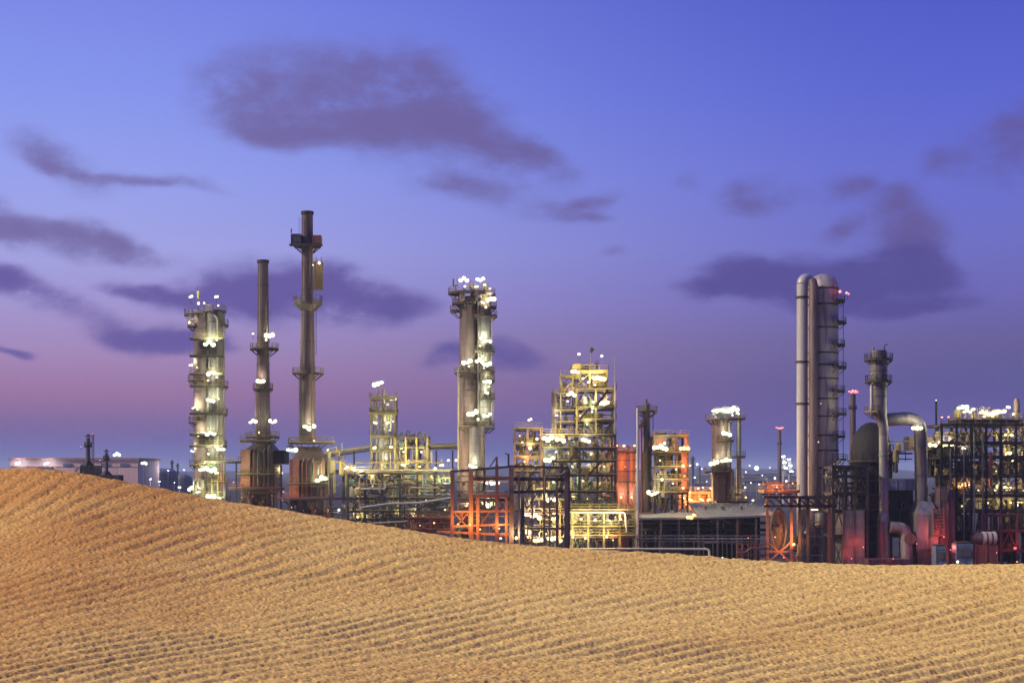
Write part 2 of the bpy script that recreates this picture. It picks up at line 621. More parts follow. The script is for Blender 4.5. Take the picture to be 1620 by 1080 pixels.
    def beam(s, a, b, w, m=DARK, name='beam', h=None, parent=None):
        P = [(s.x(q[0]), s.D + (q[2] if len(q) > 2 else 0), 0.0 if q[1] is None else s.z(q[1])) for q in (a, b)]
        mb = MB()
        if abs(a[0] - b[0]) < .5 and w * s.k > .25:          # an H-section post
            x, y, z0, z1, W = P[0][0], P[0][1], P[0][2], P[1][2], w * s.k
            mb.box(x - W / 2, x + W / 2, y - W / 2, y - W / 2 + W * .16, z0, z1)
            mb.box(x - W / 2, x + W / 2, y + W / 2 - W * .16, y + W / 2, z0, z1)
            mb.box(x - W * .09, x + W * .09, y - W / 2 + W * .15, y + W / 2 - W * .15, z0, z1)
        else:
            mb.bar(P[0], P[1], w * s.k, (h or w) * s.k)
        return s.part(name, mb, m, parent)

    def box(s, px0, px1, py0, py1, y0, y1, m, name='housing', ribs=0, parent=None):
        z0, z1 = (0 if py1 is None else s.z(py1)), s.z(py0)
        x0, x1, ya, yb = s.x(px0), s.x(px1), s.D + y0, s.D + y1
        mb = MB().box(x0, x1, ya, yb, z0, z1)
        for i in range(ribs):
            z = z0 + (z1 - z0) * (i + .5) / ribs
            mb.box(x0 - .07, x1 + .07, ya - .07, yb + .07, z - .07, z + .07)
        k = int((x1 - x0) / 1.5)
        if ribs:
            for i in range(k + 1):
                xx = x0 + (x1 - x0) * i / max(1, k)
                mb.box(xx - .06, xx + .06, ya - .12, ya + .02, z0, z1)
        return s.part(name, mb, m, parent)

    def lamp(s, px, py, c='w', P=400, dy=-1.0, r=.42, post=1.0, light=True, name='lamp'):
        x, y, z = s.x(px), s.D + dy, s.z(py)
        rn = s.rnd
        if r < .36 and c != 'r' and light and not ((int(px) * 7 + int(py)) % 2):
            light = False
        r *= .72 if r > .6 else .58
        P *= 0.3 if c == 'r' else 1.8
        mb = MB()
        mb.bar((x, y + .1, z - post - r), (x, y + .1, z - r * .4), .08)
        k = 3 if r > .42 else (2 if r > .33 else 1)  # extra bulbs widen the big lamps to imitate a soft glow
        o = None
        for i in range(k):
            xi, zi = x + (i - (k - 1) / 2) * r * 1.15 + rn.uniform(-.1, .1), z + (rn.uniform(-.45, .45) * r if k > 1 else 0)
            ri = r * (.78 if k > 1 else 1) * rn.uniform(.8, 1.15)
            mb.lathe(xi, y + .05, [(ri * .3, zi + ri * 1.0), (ri * 1.02, zi + ri * .68), (ri * 1.05, zi + ri * .55)], 10)
            if k > 1:
                mb.bar((x, y + .1, z - r * .4), (xi, y + .1, zi), .08)
        o = s.part(name, mb, DARK)
        rn2 = random.Random(px * 7 + py)
        for i in range(k):
            xi, zi = x + (i - (k - 1) / 2) * r * 1.15, z + (rn2.uniform(-.5, .5) * r if k > 1 else 0)
            ri = r * (.78 if k > 1 else 1)
            s.part('bulb', MB().ball((xi, y, zi), ri, 10, 6, rn2.uniform(.65, 1.15)), BULB[c], o)
        if light and P:
            ld = bpy.data.lights.new('lamp_light', 'POINT')
            ld.energy = P
            ld.color = LAMPC[c]
            ld.shadow_soft_size = .25
            lo = bpy.data.objects.new('lamp_light', ld)
            COL.objects.link(lo)
            lo.parent = o
            lo.location = Vector((x + .05, y - .4, z + r * 1.3 + .45)) - wloc(o)
            global LAMP_N
            LAMP_N += 1
        return o

    def tubelight(s, px0, px1, py, c='y', P=500, dy=-1.0):
        """a strip fitting under a deck"""
        x0, x1, y, z = s.x(px0), s.x(px1), s.D + dy, s.z(py)
        o = s.part('strip_lamp', MB().box(x0, x1, y - .12, y + .12, z + .1, z + .26), DARK)
        s.part('bulb', MB().tube([(x0 + .05, y, z), (x1 - .05, y, z)], .12, 8), BULB[c], o)
        ld = bpy.data.lights.new('lamp_light', 'POINT')
        ld.energy = P
        ld.color = LAMPC[c]
        ld.shadow_soft_size = .2
        lo = bpy.data.objects.new('lamp_light', ld)
        COL.objects.link(lo)
        lo.parent = o
        lo.location = Vector(((x0 + x1) / 2, y - .3, z - .3)) - wloc(o)
        return o

    def frame(s, px0, px1, y0, y1, levels, nx, ny, w=.45, cm=DARK, bm=None, rm=YELLOW, rails='f', brace=.5, decks=True, base=None, top_post=0):
        bm = bm or cm
        X = [s.x(px0 + (px1 - px0) * i / (nx - 1)) for i in range(nx)]
        Y = [s.D + y0 + (y1 - y0) * j / (ny - 1) for j in range(ny)]
        zs = sorted([s.z(p) for p in levels])
        zb = 0.0 if base is None else s.z(base)
        for xx in X:
            for yy in Y:
                mb = MB()
                zt = zs[-1] + top_post * s.k
                mb.box(xx - w / 2, xx + w / 2, yy - w / 2, yy - w / 2 + .08, zb, zt)
                mb.box(xx - w / 2, xx + w / 2, yy + w / 2 - .08, yy + w / 2, zb, zt)
                mb.box(xx - .05, xx + .05, yy - w / 2 + .07, yy + w / 2 - .07, zb, zt)
                s.part('column', mb, cm)
        for li, z in enumerate(zs):
            mb = MB()
            for yy in Y:
                mb.bar((X[0] + w / 2, yy, z - .27), (X[-1] - w / 2, yy, z - .27), w * .55, .4)
            for xx in X:
                mb.bar((xx, Y[0] + w / 2, z - .28), (xx, Y[-1] - w / 2, z - .28), w * .5, .36)
            if decks:
                n = int((X[-1] - X[0]) / .5)
                mb.box(X[0] - .3, X[-1] + .3, Y[0] - .35, Y[-1] + .35, z - .05, z + .01)
            p = s.part('platform' if decks else 'tie_beam', mb, bm)
            if rails and decks:
                rl = MB()
                xa, xb, ya, yb = X[0] - .28, X[-1] + .28, Y[0] - .33, Y[-1] + .33
                if 'f' in rails: rl.rail([(xa, ya, z + .01), (xb, ya, z + .01)])
                if 'b' in rails: rl.rail([(xa, yb, z + .01), (xb, yb, z + .01)])
                if 'l' in rails: rl.rail([(xa, ya, z + .01), (xa, yb, z + .01)])
                if 'r' in rails: rl.rail([(xb, ya, z + .01), (xb, yb, z + .01)])
                s.part('handrail', rl, rm, p)
        allz = [zb] + zs
        for i in range(len(allz) - 1):
            for k in range(nx - 1):
                if s.rnd.random() < brace:
                    yy = Y[0] + .02
                    za, zt = allz[i] + .1, allz[i + 1] - .5
                    mb = MB()
                    if s.rnd.random() < .5:
                        mb.bar((X[k], yy, za), (X[k + 1], yy, zt), .16)
                        mb.bar((X[k], yy + .17, zt), (X[k + 1], yy + .17, za), .16)
                    else:
                        mid = (X[k] + X[k + 1]) / 2
                        mb.bar((X[k], yy, za), (mid, yy, zt), .16)
                        mb.bar((X[k + 1], yy, za), (mid, yy, zt), .16)
                    s.part('brace', mb, bm)

    def fill(s, px0, px1, levels, y0, y1, mats, p=.7, cell=11):
        """equipment standing in the bays of a frame: drums, boxes and lying vessels"""
        r = s.rnd
        for top, bot in zip(levels[:-1], levels[1:]):
            a = px0 + r.uniform(0, cell * .5)
            while a < px1 - 3:
                w = cell * r.uniform(.45, 1.15)
                if r.random() < p:
                    m = r.choice(mats)
                    yy = r.uniform(y0, y1)
                    t = r.random()
                    h = (bot - top) * r.uniform(.45, .85)
                    b = bot - 1.0
                    if t < .4:
                        cx, cy, z0, z1, rr = s.x(a + w / 2), s.D + yy, s.z(b), s.z(b - h), w * .36 * s.k
                        mb = MB().lathe(cx, cy, [(rr * .8, z0), (rr, z0 + .3), (rr, z1)], 16)
                        mb.dome(cx, cy, z1, rr, rr * .5, 16, 4)
                        mb.tube([(cx, cy, z1), (cx, cy, z1 + rr * .5 + .5), (cx + r.choice((-1, 1)) * w * s.k * .6, cy, z1 + rr * .5 + .5)], .16, 8, .4)
                        s.part('drum', mb, m)
                    elif t < .68:
                        s.box(a, a + w * .85, b - h * .8, b, yy, yy + 1.6, m, 'cabinet', r.choice((0, 2, 3)))
                    else:
                        rr = min(h * .34, 4.2) * s.k
                        zc = s.z(b) + rr + .35
                        mb = MB().tube([(s.x(a), s.D + yy, zc), (s.x(a + .4), s.D + yy, zc), (s.x(a + w * 1.05), s.D + yy, zc), (s.x(a + w * 1.1), s.D + yy, zc)], [rr * .7, rr, rr, rr * .7], 14)
                        for f in (.25, .8):
                            mb.box(s.x(a + w * f) - .15, s.x(a + w * f) + .15, s.D + yy - rr * .7, s.D + yy + rr * .7, s.z(b) - .02, zc - rr * .6)
                        s.part('exchanger', mb, m)
                a += w * 1.15

    def clutter(s, px0, px1, py0, py1, y0, y1, n, mats, kinds='phvdbw'):
        """pipe runs, risers, small drums, cabinets and valves fixed in the frame"""
        r = s.rnd
        for i in range(n):
            k = kinds[i % len(kinds)]
            m = r.choice(mats)
            ax, bx = sorted((r.uniform(px0, px1), r.uniform(px0, px1)))
            pz = r.uniform(py0, py1)
            yy = r.uniform(y0, y1)
            if k == 'p':
                bx = max(bx, ax + (px1 - px0) * .3)
                bx = min(bx, px1)
                dz = r.uniform(6, 22)
                s.pipe([(ax, min(py1, pz + dz), yy), (ax, pz, yy), (bx, pz, yy), (bx, pz + r.choice((-1, 1)) * dz * .8, yy)], r.uniform(.7, 1.7), m, 1.5, n=8)
            elif k == 'h':
                s.pipe([(px0, pz, yy), (px1, pz, yy)], r.uniform(.7, 1.5), m, None, n=8)
            elif k == 'v':
                z2 = r.uniform(pz, py1)
                s.pipe([(ax, z2 + 10, yy), (ax, pz, yy), (ax + r.choice((-1, 1)) * r.uniform(4, 9), pz - 2, yy)], r.uniform(.6, 1.4), m, 1.5, n=8)
            elif k == 'd':
                rr, hh = r.uniform(2.5, 7), r.uniform(8, 20)
                mb = MB()
                cx, cy, z1 = s.x(ax), s.D + yy, s.z(pz)
                z0 = s.z(pz + hh)
                mb.lathe(cx, cy, [(rr * s.k * .4, z0 - rr * s.k * .5), (rr * s.k, z0), (rr * s.k, z1)], 16)
                mb.dome(cx, cy, z1, rr * s.k, rr * s.k * .5, 16, 4)
                s.part('drum', mb, m)
            elif k == 'b':
                w, h = r.uniform(3, 7), r.uniform(4, 9)
                s.box(ax, ax + w, pz, pz + h, yy, yy + 1.0, m, 'cabinet', 2)
            elif k == 'w':
                x, y, z = s.x(ax), s.D + yy, s.z(pz)
                mb = MB().tube([(x, y, z - .8), (x, y, z + .5)], .14, 8)
                mb.ball((x, y, z - .5), .38, 8, 5)
                P = [(x + .45 * math.cos(2 * math.pi * a / 10), y, z + .5 + .45 * math.sin(2 * math.pi * a / 10)) for a in range(11)]
                mb.tube(P, .06, 5, None, False)
                s.part('valve', mb, m)


# ------------------------------------------------------------------ terrain
def vnoise(x, y, seed):
    xi, yi = np.floor(x).astype(np.int64), np.floor(y).astype(np.int64)
    fx_, fy_ = x - xi, y - yi
    fx_ = fx_ * fx_ * (3 - 2 * fx_)
    fy_ = fy_ * fy_ * (3 - 2 * fy_)

    def h(i, j):
        n = (i * 374761393 + j * 668265263 + seed * 2147483647) & 0xffffffff
        n = ((n ^ (n >> 13)) * 1274126177) & 0xffffffff
        return ((n ^ (n >> 16)) & 0xffff) / 65535.0
    a, b, c, d = h(xi, yi), h(xi + 1, yi), h(xi, yi + 1), h(xi + 1, yi + 1)
    return (a * (1 - fx_) + b * fx_) * (1 - fy_) + (c * (1 - fx_) + d * fx_) * fy_ - .5


def make_dune():
    crest = [(-1500, 800), (-700, 765), (-250, 746), (0, 742), (60, 742), (120, 748), (190, 762), (260, 775), (340, 792), (420, 803), (500, 817), (560, 826), (640, 837), (720, 850),
             (810, 860), (900, 866), (980, 872), (1080, 877), (1150, 884), (1240, 890), (1400, 895), (1620, 893), (2000, 880), (3000, 850)]
    pxs = np.concatenate([np.linspace(-1400, -50, 60, endpoint=False), np.linspace(-50, 1670, 1250, endpoint=False), np.linspace(1670, 3000, 60)])
    cp = np.interp(pxs, [c[0] for c in crest], [c[1] for c in crest])
    k = np.ones(25) / 25
    cs = np.convolve(np.pad(cp, 12, 'edge'), k, 'valid')
    dc = np.interp(pxs, [-1400, 0, 500, 900, 1620, 3000], [22, 19, 17.5, 16, 14, 13])
    u = (pxs - 810) / F
    d0 = 8.0
    t = np.linspace(0, 1, 430)
    py = 1092 + (cs[None] - 1092) * t[:, None]
    dd = d0 + (dc[None] - d0) * t[:, None]
    zz = ZC - (py - 745) / F * dd
    dn = np.concatenate([np.linspace(-14, 1, 12, endpoint=False), np.linspace(1, d0, 60, endpoint=False)])
    z0 = zz[0][None]
    sl = ((zz[3] - zz[0]) / (dd[3] - dd[0]))[None]
    e = d0 - dn[:, None]
    zn = z0 - sl * (1 - np.exp(-e / 4.0)) * 4.0
    dnn = np.repeat(dn[:, None], len(pxs), 1)
    sb = np.concatenate([np.linspace(.05, 3, 30), np.linspace(3.5, 60, 40)])
    los = -(cs - 745) / F - .03
    db = dc[None] + sb[:, None]
    st = np.clip(sb / 7.0, 0, 1)
    zb = zz[-1][None] + los[None] * sb[:, None] - .5 * np.cumsum(st * np.gradient(sb))[:, None]
    zb = np.maximum(zb, -1.5 - .002 * sb[:, None])
    D_ = np.vstack([dnn, dd, db])
    Z_ = np.vstack([zn, zz, zb])
    X_ = u[None] * np.maximum(D_, d0 * .6)
    x, y = X_, D_
    # wind ripples, bending with the slope
    w1 = vnoise(x / 2.3, y / 2.3, 3) * 1.2 + vnoise(x / .8, y / .8, 4) * .42 + vnoise(x / .3, y / .3, 5) * .10
    ph = 2 * math.pi / .28 * (.66 * y - .78 * x + .036 * x * x + .08 * x * (y - 14) + .24 * w1)
    ms = 1.12 * np.clip(.80 + 1.5 * vnoise(x / 1.3, y / 1.3, 7) + .7 * vnoise(x / .45, y / .45, 17), .40, 1.30)
    rip = (np.sin(ph) + .28 * np.sin(2 * ph + .9)) * .0105 * ms * np.clip(.90 + .05 * x, .62, 1.12)
    lump = vnoise(x / .09, y / .09, 11) * .008 + vnoise(x / .034, y / .045, 12) * .017 + vnoise(x / .018, y / .028, 13) * .014
    dark = np.clip(-np.sin(ph + .6), 0, 1) * .7 + .55         # rougher in the troughs
    fade = np.clip(1 - (D_ - dc[None] - 1) / 6, 0, 1)
    big = vnoise(x / 3.1, y / 3.1, 21) * .10
    Z_ = Z_ + (rip + lump * dark * .85 + big * .35) * fade
    n, m = Z_.shape
    co = np.stack([X_, D_, Z_], -1).reshape(-1, 3).astype(np.float32)
    i = np.arange((n - 1) * m).reshape(n - 1, m)[:, :-1]
    q = np.stack([i, i + 1, i + 1 + m, i + m], -1).reshape(-1, 4)
    me = bpy.data.meshes.new('sand_dune')
    me.vertices.add(len(co))
    me.vertices.foreach_set('co', co.ravel())
    me.loops.add(q.size)
    me.loops.foreach_set('vertex_index', q.ravel().astype(np.int32))
    me.polygons.add(len(q))
    me.polygons.foreach_set('loop_start', np.arange(0, q.size, 4, dtype=np.int32))
    me.polygons.foreach_set('use_smooth', np.ones(len(q), dtype=bool))
    me.update()
    me.validate()
    m_ = bpy.data.materials.new('desert_sand')
    m_.use_nodes = True
    t_ = m_.node_tree
    b = t_.nodes['Principled BSDF']
    b.inputs['Roughness'].default_value = .95
    b.inputs['Specular IOR Level'].default_value = .15
    g = t_.nodes.new('ShaderNodeNewGeometry')

    def noise(scale, detail=3.0, rough=.6):
        nd = t_.nodes.new('ShaderNodeTexNoise')
        nd.inputs['Scale'].default_value = scale
        nd.inputs['Detail'].default_value = detail
        nd.inputs['Roughness'].default_value = rough
        t_.links.new(g.outputs['Position'], nd.inputs['Vector'])
        return nd.outputs[0]

    def cr(v, stops):
        r_ = t_.nodes.new('ShaderNodeValToRGB')
        for j, (p, c) in enumerate(stops):
            e_ = r_.color_ramp.elements[j] if j < 2 else r_.color_ramp.elements.new(p)
            e_.position = p
            e_.color = (*c, 1)
        t_.links.new(v, r_.inputs[0])
        return r_.outputs[0]

    def mix(f, a, c, mode='MIX'):
        mx = t_.nodes.new('ShaderNodeMix')
        mx.data_type = 'RGBA'
        mx.blend_type = mode
        for so, v in ((mx.inputs[0], f), (mx.inputs[6], a), (mx.inputs[7], c)):
            if isinstance(v, float):
                so.default_value = v
            else:
                t_.links.new(v, so)
        return mx.outputs[2]
    sx = t_.nodes.new('ShaderNodeSeparateXYZ')
    t_.links.new(g.outputs['Position'], sx.inputs[0])
    ad = t_.nodes.new('ShaderNodeMath')
    ad.operation = 'MULTIPLY_ADD'
    t_.links.new(sx.outputs[0], ad.inputs[0])
    ad.inputs[1].default_value = .055
    t_.links.new(noise(.3, 3), ad.inputs[2])
    base = cr(ad.outputs[0], [(.14, (.54, .275, .075)), (.42, (.66, .42, .125)), (.64, (.73, .50, .155))])     # redder, darker sand on one flank
    grain = cr(noise(34, 3, .75), [(.32, (.15, .10, .06)), (.395, (.55, .48, .41)), (.455, (.96, .95, .94)), (.60, (1.04, 1.04, 1.04)), (.72, (1.2, 1.24, 1.3))])
    col = mix(1.0, base, grain, 'MULTIPLY')
    t_.links.new(col, b.inputs['Base Color'])
    bp = t_.nodes.new('ShaderNodeBump')
    bp.inputs['Strength'].default_value = .55
    bp.inputs['Distance'].default_value = .012
    t_.links.new(noise(48, 4, .7), bp.inputs['Height'])
    t_.links.new(bp.outputs[0], b.inputs['Normal'])
    me.materials.append(m_)
    o = bpy.data.objects.new('sand_dune', me)
    COL.objects.link(o)
    tag(o, 'rippled golden sand dune sloping across the front of the plant', 'dune', kind='structure')


make_dune()

GROUND = mat('dark_plant_ground', (.045, .04, .04), .9, .0, .5, .02, False)
g = MB().add([(-9000, 30, 0), (9000, 30, 0), (14000, 14000, 0), (-14000, 14000, 0)], [(0, 1, 2, 3)]).build('ground', GROUND)
tag(g, 'flat dark industrial plain behind the dune', 'ground', kind='structure')

rh = random.Random(5)
hv, hf = [], []
NX = 160
for j, (d, hh) in enumerate(((5200, 0), (6000, 1), (6900, .75), (8000, 0))):
    for i in range(NX + 1):
        u = -1.0 + 2.0 * i / NX
        h = 26 + 10 * math.sin(u * 9 + 1) + 7 * math.sin(u * 23 + 2) + 4 * math.sin(u * 51)
        hv.append((u * d * .9, d + 60 * math.sin(u * 17), h * hh - (0 if hh else 2)))
for j in range(3):
    for i in range(NX):
        a = j * (NX + 1) + i
        hf.append((a, a + 1, a + NX + 2, a + NX + 1))
hm = MB().add(hv, hf, True).build('hills', mat('dark_hill_scrub', (.03, .035, .03), .9, .0, .4, .004, False))
tag(hm, 'low dark hills along the far horizon', 'hills', kind='structure')

# ------------------------------------------------------------------ far left: warehouse, small heaters, tanks
q = Q('warehouse', 'long pale pink flat-roofed warehouse beyond the dune crest', 'warehouse', 116, 660)
q.box(16, 218, 728, None, 0, 40, WALLP, 'wall', 0)
q.box(16, 218, 738, 738.6, -.12, -.02, PINK, 'gutter')
q.box(14, 220, 724, 728, -.6, 41, mat('brown_roof_edge', (.30, .15, .13), .8), 'roof')
q.box(60, 84, 739, 746, -1.0, -.12, BLUE, 'shutter')
for a in (100, 128, 160, 190):
    q.box(a, a + 14, 733, 737, -.3, -.02, BLUE, 'window')
q.box(22, 86, 742.5, 744, -5, -1.2, WHITE, 'canopy')
q.lamp(32, 733, 'c', 700, -3, 1.0)
q.lamp(77, 733, 'c', 700, -3, 1.0)

for lab, px, top, r0, bx0, bx1, by, D, lpx in (('small dark heater with a hooded flue, taller of the two before the warehouse', 135, 692, 3.2, 127, 152, 736, 470, 147),
                                          ('small dark heater with a hooded flue, shorter of the two before the warehouse', 164, 716, 2.6, 157, 186, 751, 455, None)):
    q = Q('fired_heater', lab, 'heater', px, D, 'small heaters before the warehouse')
    q.shell(px, [(r0 * 1.25, by), (r0 * 1.1, by - (by - top) * .45), (r0, top)], STEEL, 3, 16, 'flue', [by - (by - top) * .4, by - (by - top) * .7])
    mb = MB().lathe(q.x(px), D + 3, [(r0 * 1.8 * q.k, q.z(top - 2)), (.15, q.z(top - 6))], 14)
    for a in range(4):
        xx, yy = q.x(px) + r0 * q.k * .9 * math.cos(a * 1.57), D + 3 + r0 * q.k * .9 * math.sin(a * 1.57)
        mb.bar((xx, yy, q.z(top + 2)), (xx, yy, q.z(top - 3)), .12)
    q.part('hood', mb, DARK)
    q.plat(px, top + (by - top) * .28, r0, r0 * 1.9, 0, 360, 3, True, rm=DARK)
    mb = MB().lathe(q.x(px), D + 3, [(2.0, q.z(by)), (r0 * q.k * 1.2, q.z(by - 7))], 4, False)
    q.part('cone', mb, DARK)
    q.box(bx0, bx1, by, None, 0, 7, DARK, 'firebox', 4)
    q.pipe([(bx0 - 5, None, -1), (bx0 - 5, by + 5, -1), (bx0 + 3, by + 5, -1)], .9, PINK, 1.5)
    q.pipe([(bx1 - 3, by + 3, -1.2), (bx1 + 4, by + 3, -1.2), (bx1 + 4, None, -1.2)], 1.1, DARK, 1.5)
    q.deck(bx0 - 6, bx1 + 4, by + 12, -2, 0, 'f', rm=DARK)
    q.lamp(px - r0 * 2, top + (by - top) * .33, 'o', 60, -.5, .25)
q = Q('lattice_mast', 'thin red lattice mast standing between the two small heaters', 'mast', 147, 480)
mb = MB()
for a in (-.5, .5):
    mb.bar((q.x(147) + a, 480, 0), (q.x(147) + a * .5, 480, q.z(686)), .22)
zz = 1.0
while zz < q.z(690):
    mb.bar((q.x(147) - .5, 480, zz), (q.x(147) + .5, 480, zz + 1.1), .12)
    zz += 1.4
q.part('mast', mb, RED)
q.lamp(147, 686, 'r', 40, 0, .3)


def lamp_post(label, px, py, D, c='c', P=900, r=.6, group=None, arm=0):
    p = Q('lamp_post', label, 'lamp post', px, D, group)
    x, z = p.x(px), p.z(py)
    p.part('pole', MB().tube([(x, D, 0), (x, D, z - .5)], [.2, .12], 8), POLE)
    p.lamp(px, py, c, P, 0, r, .6)
    return p


lamp_post('tall lamp post with a big white globe above the warehouse roof', 185, 719, 640, 'c', 700, 1.3)
lamp_post('lamp post with a greenish light between warehouse and domed tank', 228, 733, 520, 'w', 2500, .9)

for lab, px, top, rad, D in (('grey domed storage tank, larger, in the haze beside the first tower', 250, 741, 26, 820), ('grey domed storage tank, smaller, half behind the larger dome', 284, 750, 15, 900)):
    q = Q('storage_tank', lab, 'tank', px, D, 'hazy domed tanks')
    q.shell(px, [(rad, None), (rad, top + 8)], GALV, 8, 36, 'shell', [top + 16, top + 24], 9)
    q.part('handrail', MB().rail_ring(q.x(px), D + 8, q.z(top + 7), rad * q.k, 180, 360), POLE)
    q.ladder(px - rad * .6, None, top + 7, 240, 8 - rad * q.k * .85, True, POLE)
for lab, px, py, D in (('dim lamp post before the domed tanks, low white light', 238, 758, 560), ('dim lamp post before the domed tanks, light at dune edge', 252, 762, 560), ('lamp post against the domes with a small cold light', 266, 744, 700),
                       ('lamp post just before the first tower, small cold light', 291, 743, 690), ('lamp post low before the first tower with blue-white light', 284, 770, 420)):
    lamp_post(lab, px, py, D, 'c', 900, .6, 'lamp posts round the domed tanks')

# ------------------------------------------------------------------ tower one
q = Q('fractionating_column', 'lit twin-column tower with many round platforms nearest the domed tanks', 'tower', 330, 300)
for py_ in (537, 564, 592, 611, 654, 687, 705):
    q.deck(305, 357, py_, -3.0, -1.7, 'f', DARK, OLIVE)
q.shell(319, [(13, None), (13, 496)], PINK, .4, 28, 'shell', [520, 560, 590, 620, 660, 690, 730], 5)
q.shell(341, [(14.5, None), (14.5, 494)], GALVB, 0, 30, 'shell', [510, 540, 565, 610, 650, 700, 745], 4)
q.pipe([(354.5, None, -.6), (354.5, 500, -.6), (346, 492, -.6)], 1.6, CREAM, 2)
q.pipe([(348, None, -2.3), (348, 505, -2.3), (342, 500, -2.0)], 1.5, CREAM, 2)
q.pipe([(334, None, -2.1), (334, 560, -2.1), (327, 552, -1.5)], 1.1, STEEL, 2)
q.pipe([(311, 471, 1.5), (311, 459, 1.5)], 2.2, OLIVE, None)
q.pipe([(310, 463, 1.5), (310, 452, 1.5)], .6, DARK, None)
q.plat(311, 497, 8, 21, 100, 330, 1)
q.plat(312, 515, 9, 17, 150, 290, 1)
q.plat(341, 492, 3, 17, 200, 380, 0)
q.plat(343, 514, 14, 18.5, 300, 420, 0)
q.plat(335, 564, 13, 20, 180, 380, 0)
q.plat(318, 601, 12, 22, 150, 290, 1)
q.plat(342, 611, 14, 19, 230, 420, 0)
q.plat(342, 654, 14, 18, 210, 390, 0)
q.plat(318, 667, 12, 21, 150, 290, 1)
q.plat(338, 705, 14, 21, 200, 390, 0)
q.plat(318, 735, 12, 20, 150, 280, 1)
q.deck(330, 384, 730, -4.5, -2.1, 'fr')
q.plat(334, 762, 16, 26, 180, 390, 0)
q.deck(308, 366, 786, -4, -2.2, 'fl')
q.beam((362, None, -4.2), (362, 731, -4.2), 2.6, DARK, 'post')
q.beam((380, None, -4.2), (380, 731, -4.2), 2.2, DARK, 'post')
q.ladder(352, 561, 612, 290, -1.8)
q.ladder(330, 735, 763, 270, -2.2)
q.ladder(306, 517, 600, 190, 1.0)
for a, b, c, P, dy, r in ((303, 470, 'w', 300, -.5, .6), (344, 470, 'w', 300, -1.0, .6), (318, 482, 'w', 500, -2.4, .5), (328, 482, 'k', 300, -3, .35), (350, 486, 'k', 200, -3.0, .35), (301, 511, 'k', 160, -1.0, .45),
                          (336, 545, 'w', 1500, -3.0, .95), (348, 540, 'w', 300, -3.2, .4), (303, 578, 'w', 300, -.5, .6), (314, 582, 'k', 250, -1.4, .35), (339, 592, 'w', 800, -3.1, .75), (348, 598, 'w', 300, -3.2, .4), (334, 603, 'k', 300, -3.1, .35),
                          (338, 634, 'w', 700, -3.1, .7), (351, 632, 'w', 250, -3.3, .35), (309, 645, 'w', 500, -1.4, .6), (316, 648, 'w', 400, -1.8, .5), (321, 687, 'w', 700, -1.9, .7), (338, 687, 'w', 1000, -3.1, .85), (305, 713, 'w', 300, -.5, .6),
                          (347, 707, 'w', 500, -3.3, .55), (355, 710, 'w', 500, -3.8, .7), (335, 718, 'w', 500, -3.1, .5), (329, 742, 'w', 900, -4.2, .8), (342, 744, 'w', 900, -4.8, .8), (350, 748, 'w', 700, -4.8, .6), (308, 773, 'w', 700, -2.5, .7), (320, 778, 'w', 600, -4, .6),
                          (341, 785, 'w', 900, -4.6, .8), (354, 787, 'w', 700, -4.8, .6)):
    q.lamp(a, b, c, P, dy, r)
q.clutter(310, 360, 735, 790, -4, -2.5, 12, [CREAM, GREEN, OLIVE], 'pvwd')


BROWN = mat('burnt_brown_steel', (.065, .048, .043), .65, .1, .5, .6, True, RUST)
ORANGE_LIT = mat('orange_lit_steel', (.27, .13, .09), .6, .0, .3, .6, True, (.12, .06, .04))  # orange light on the heaters' side faces, put into the base colour
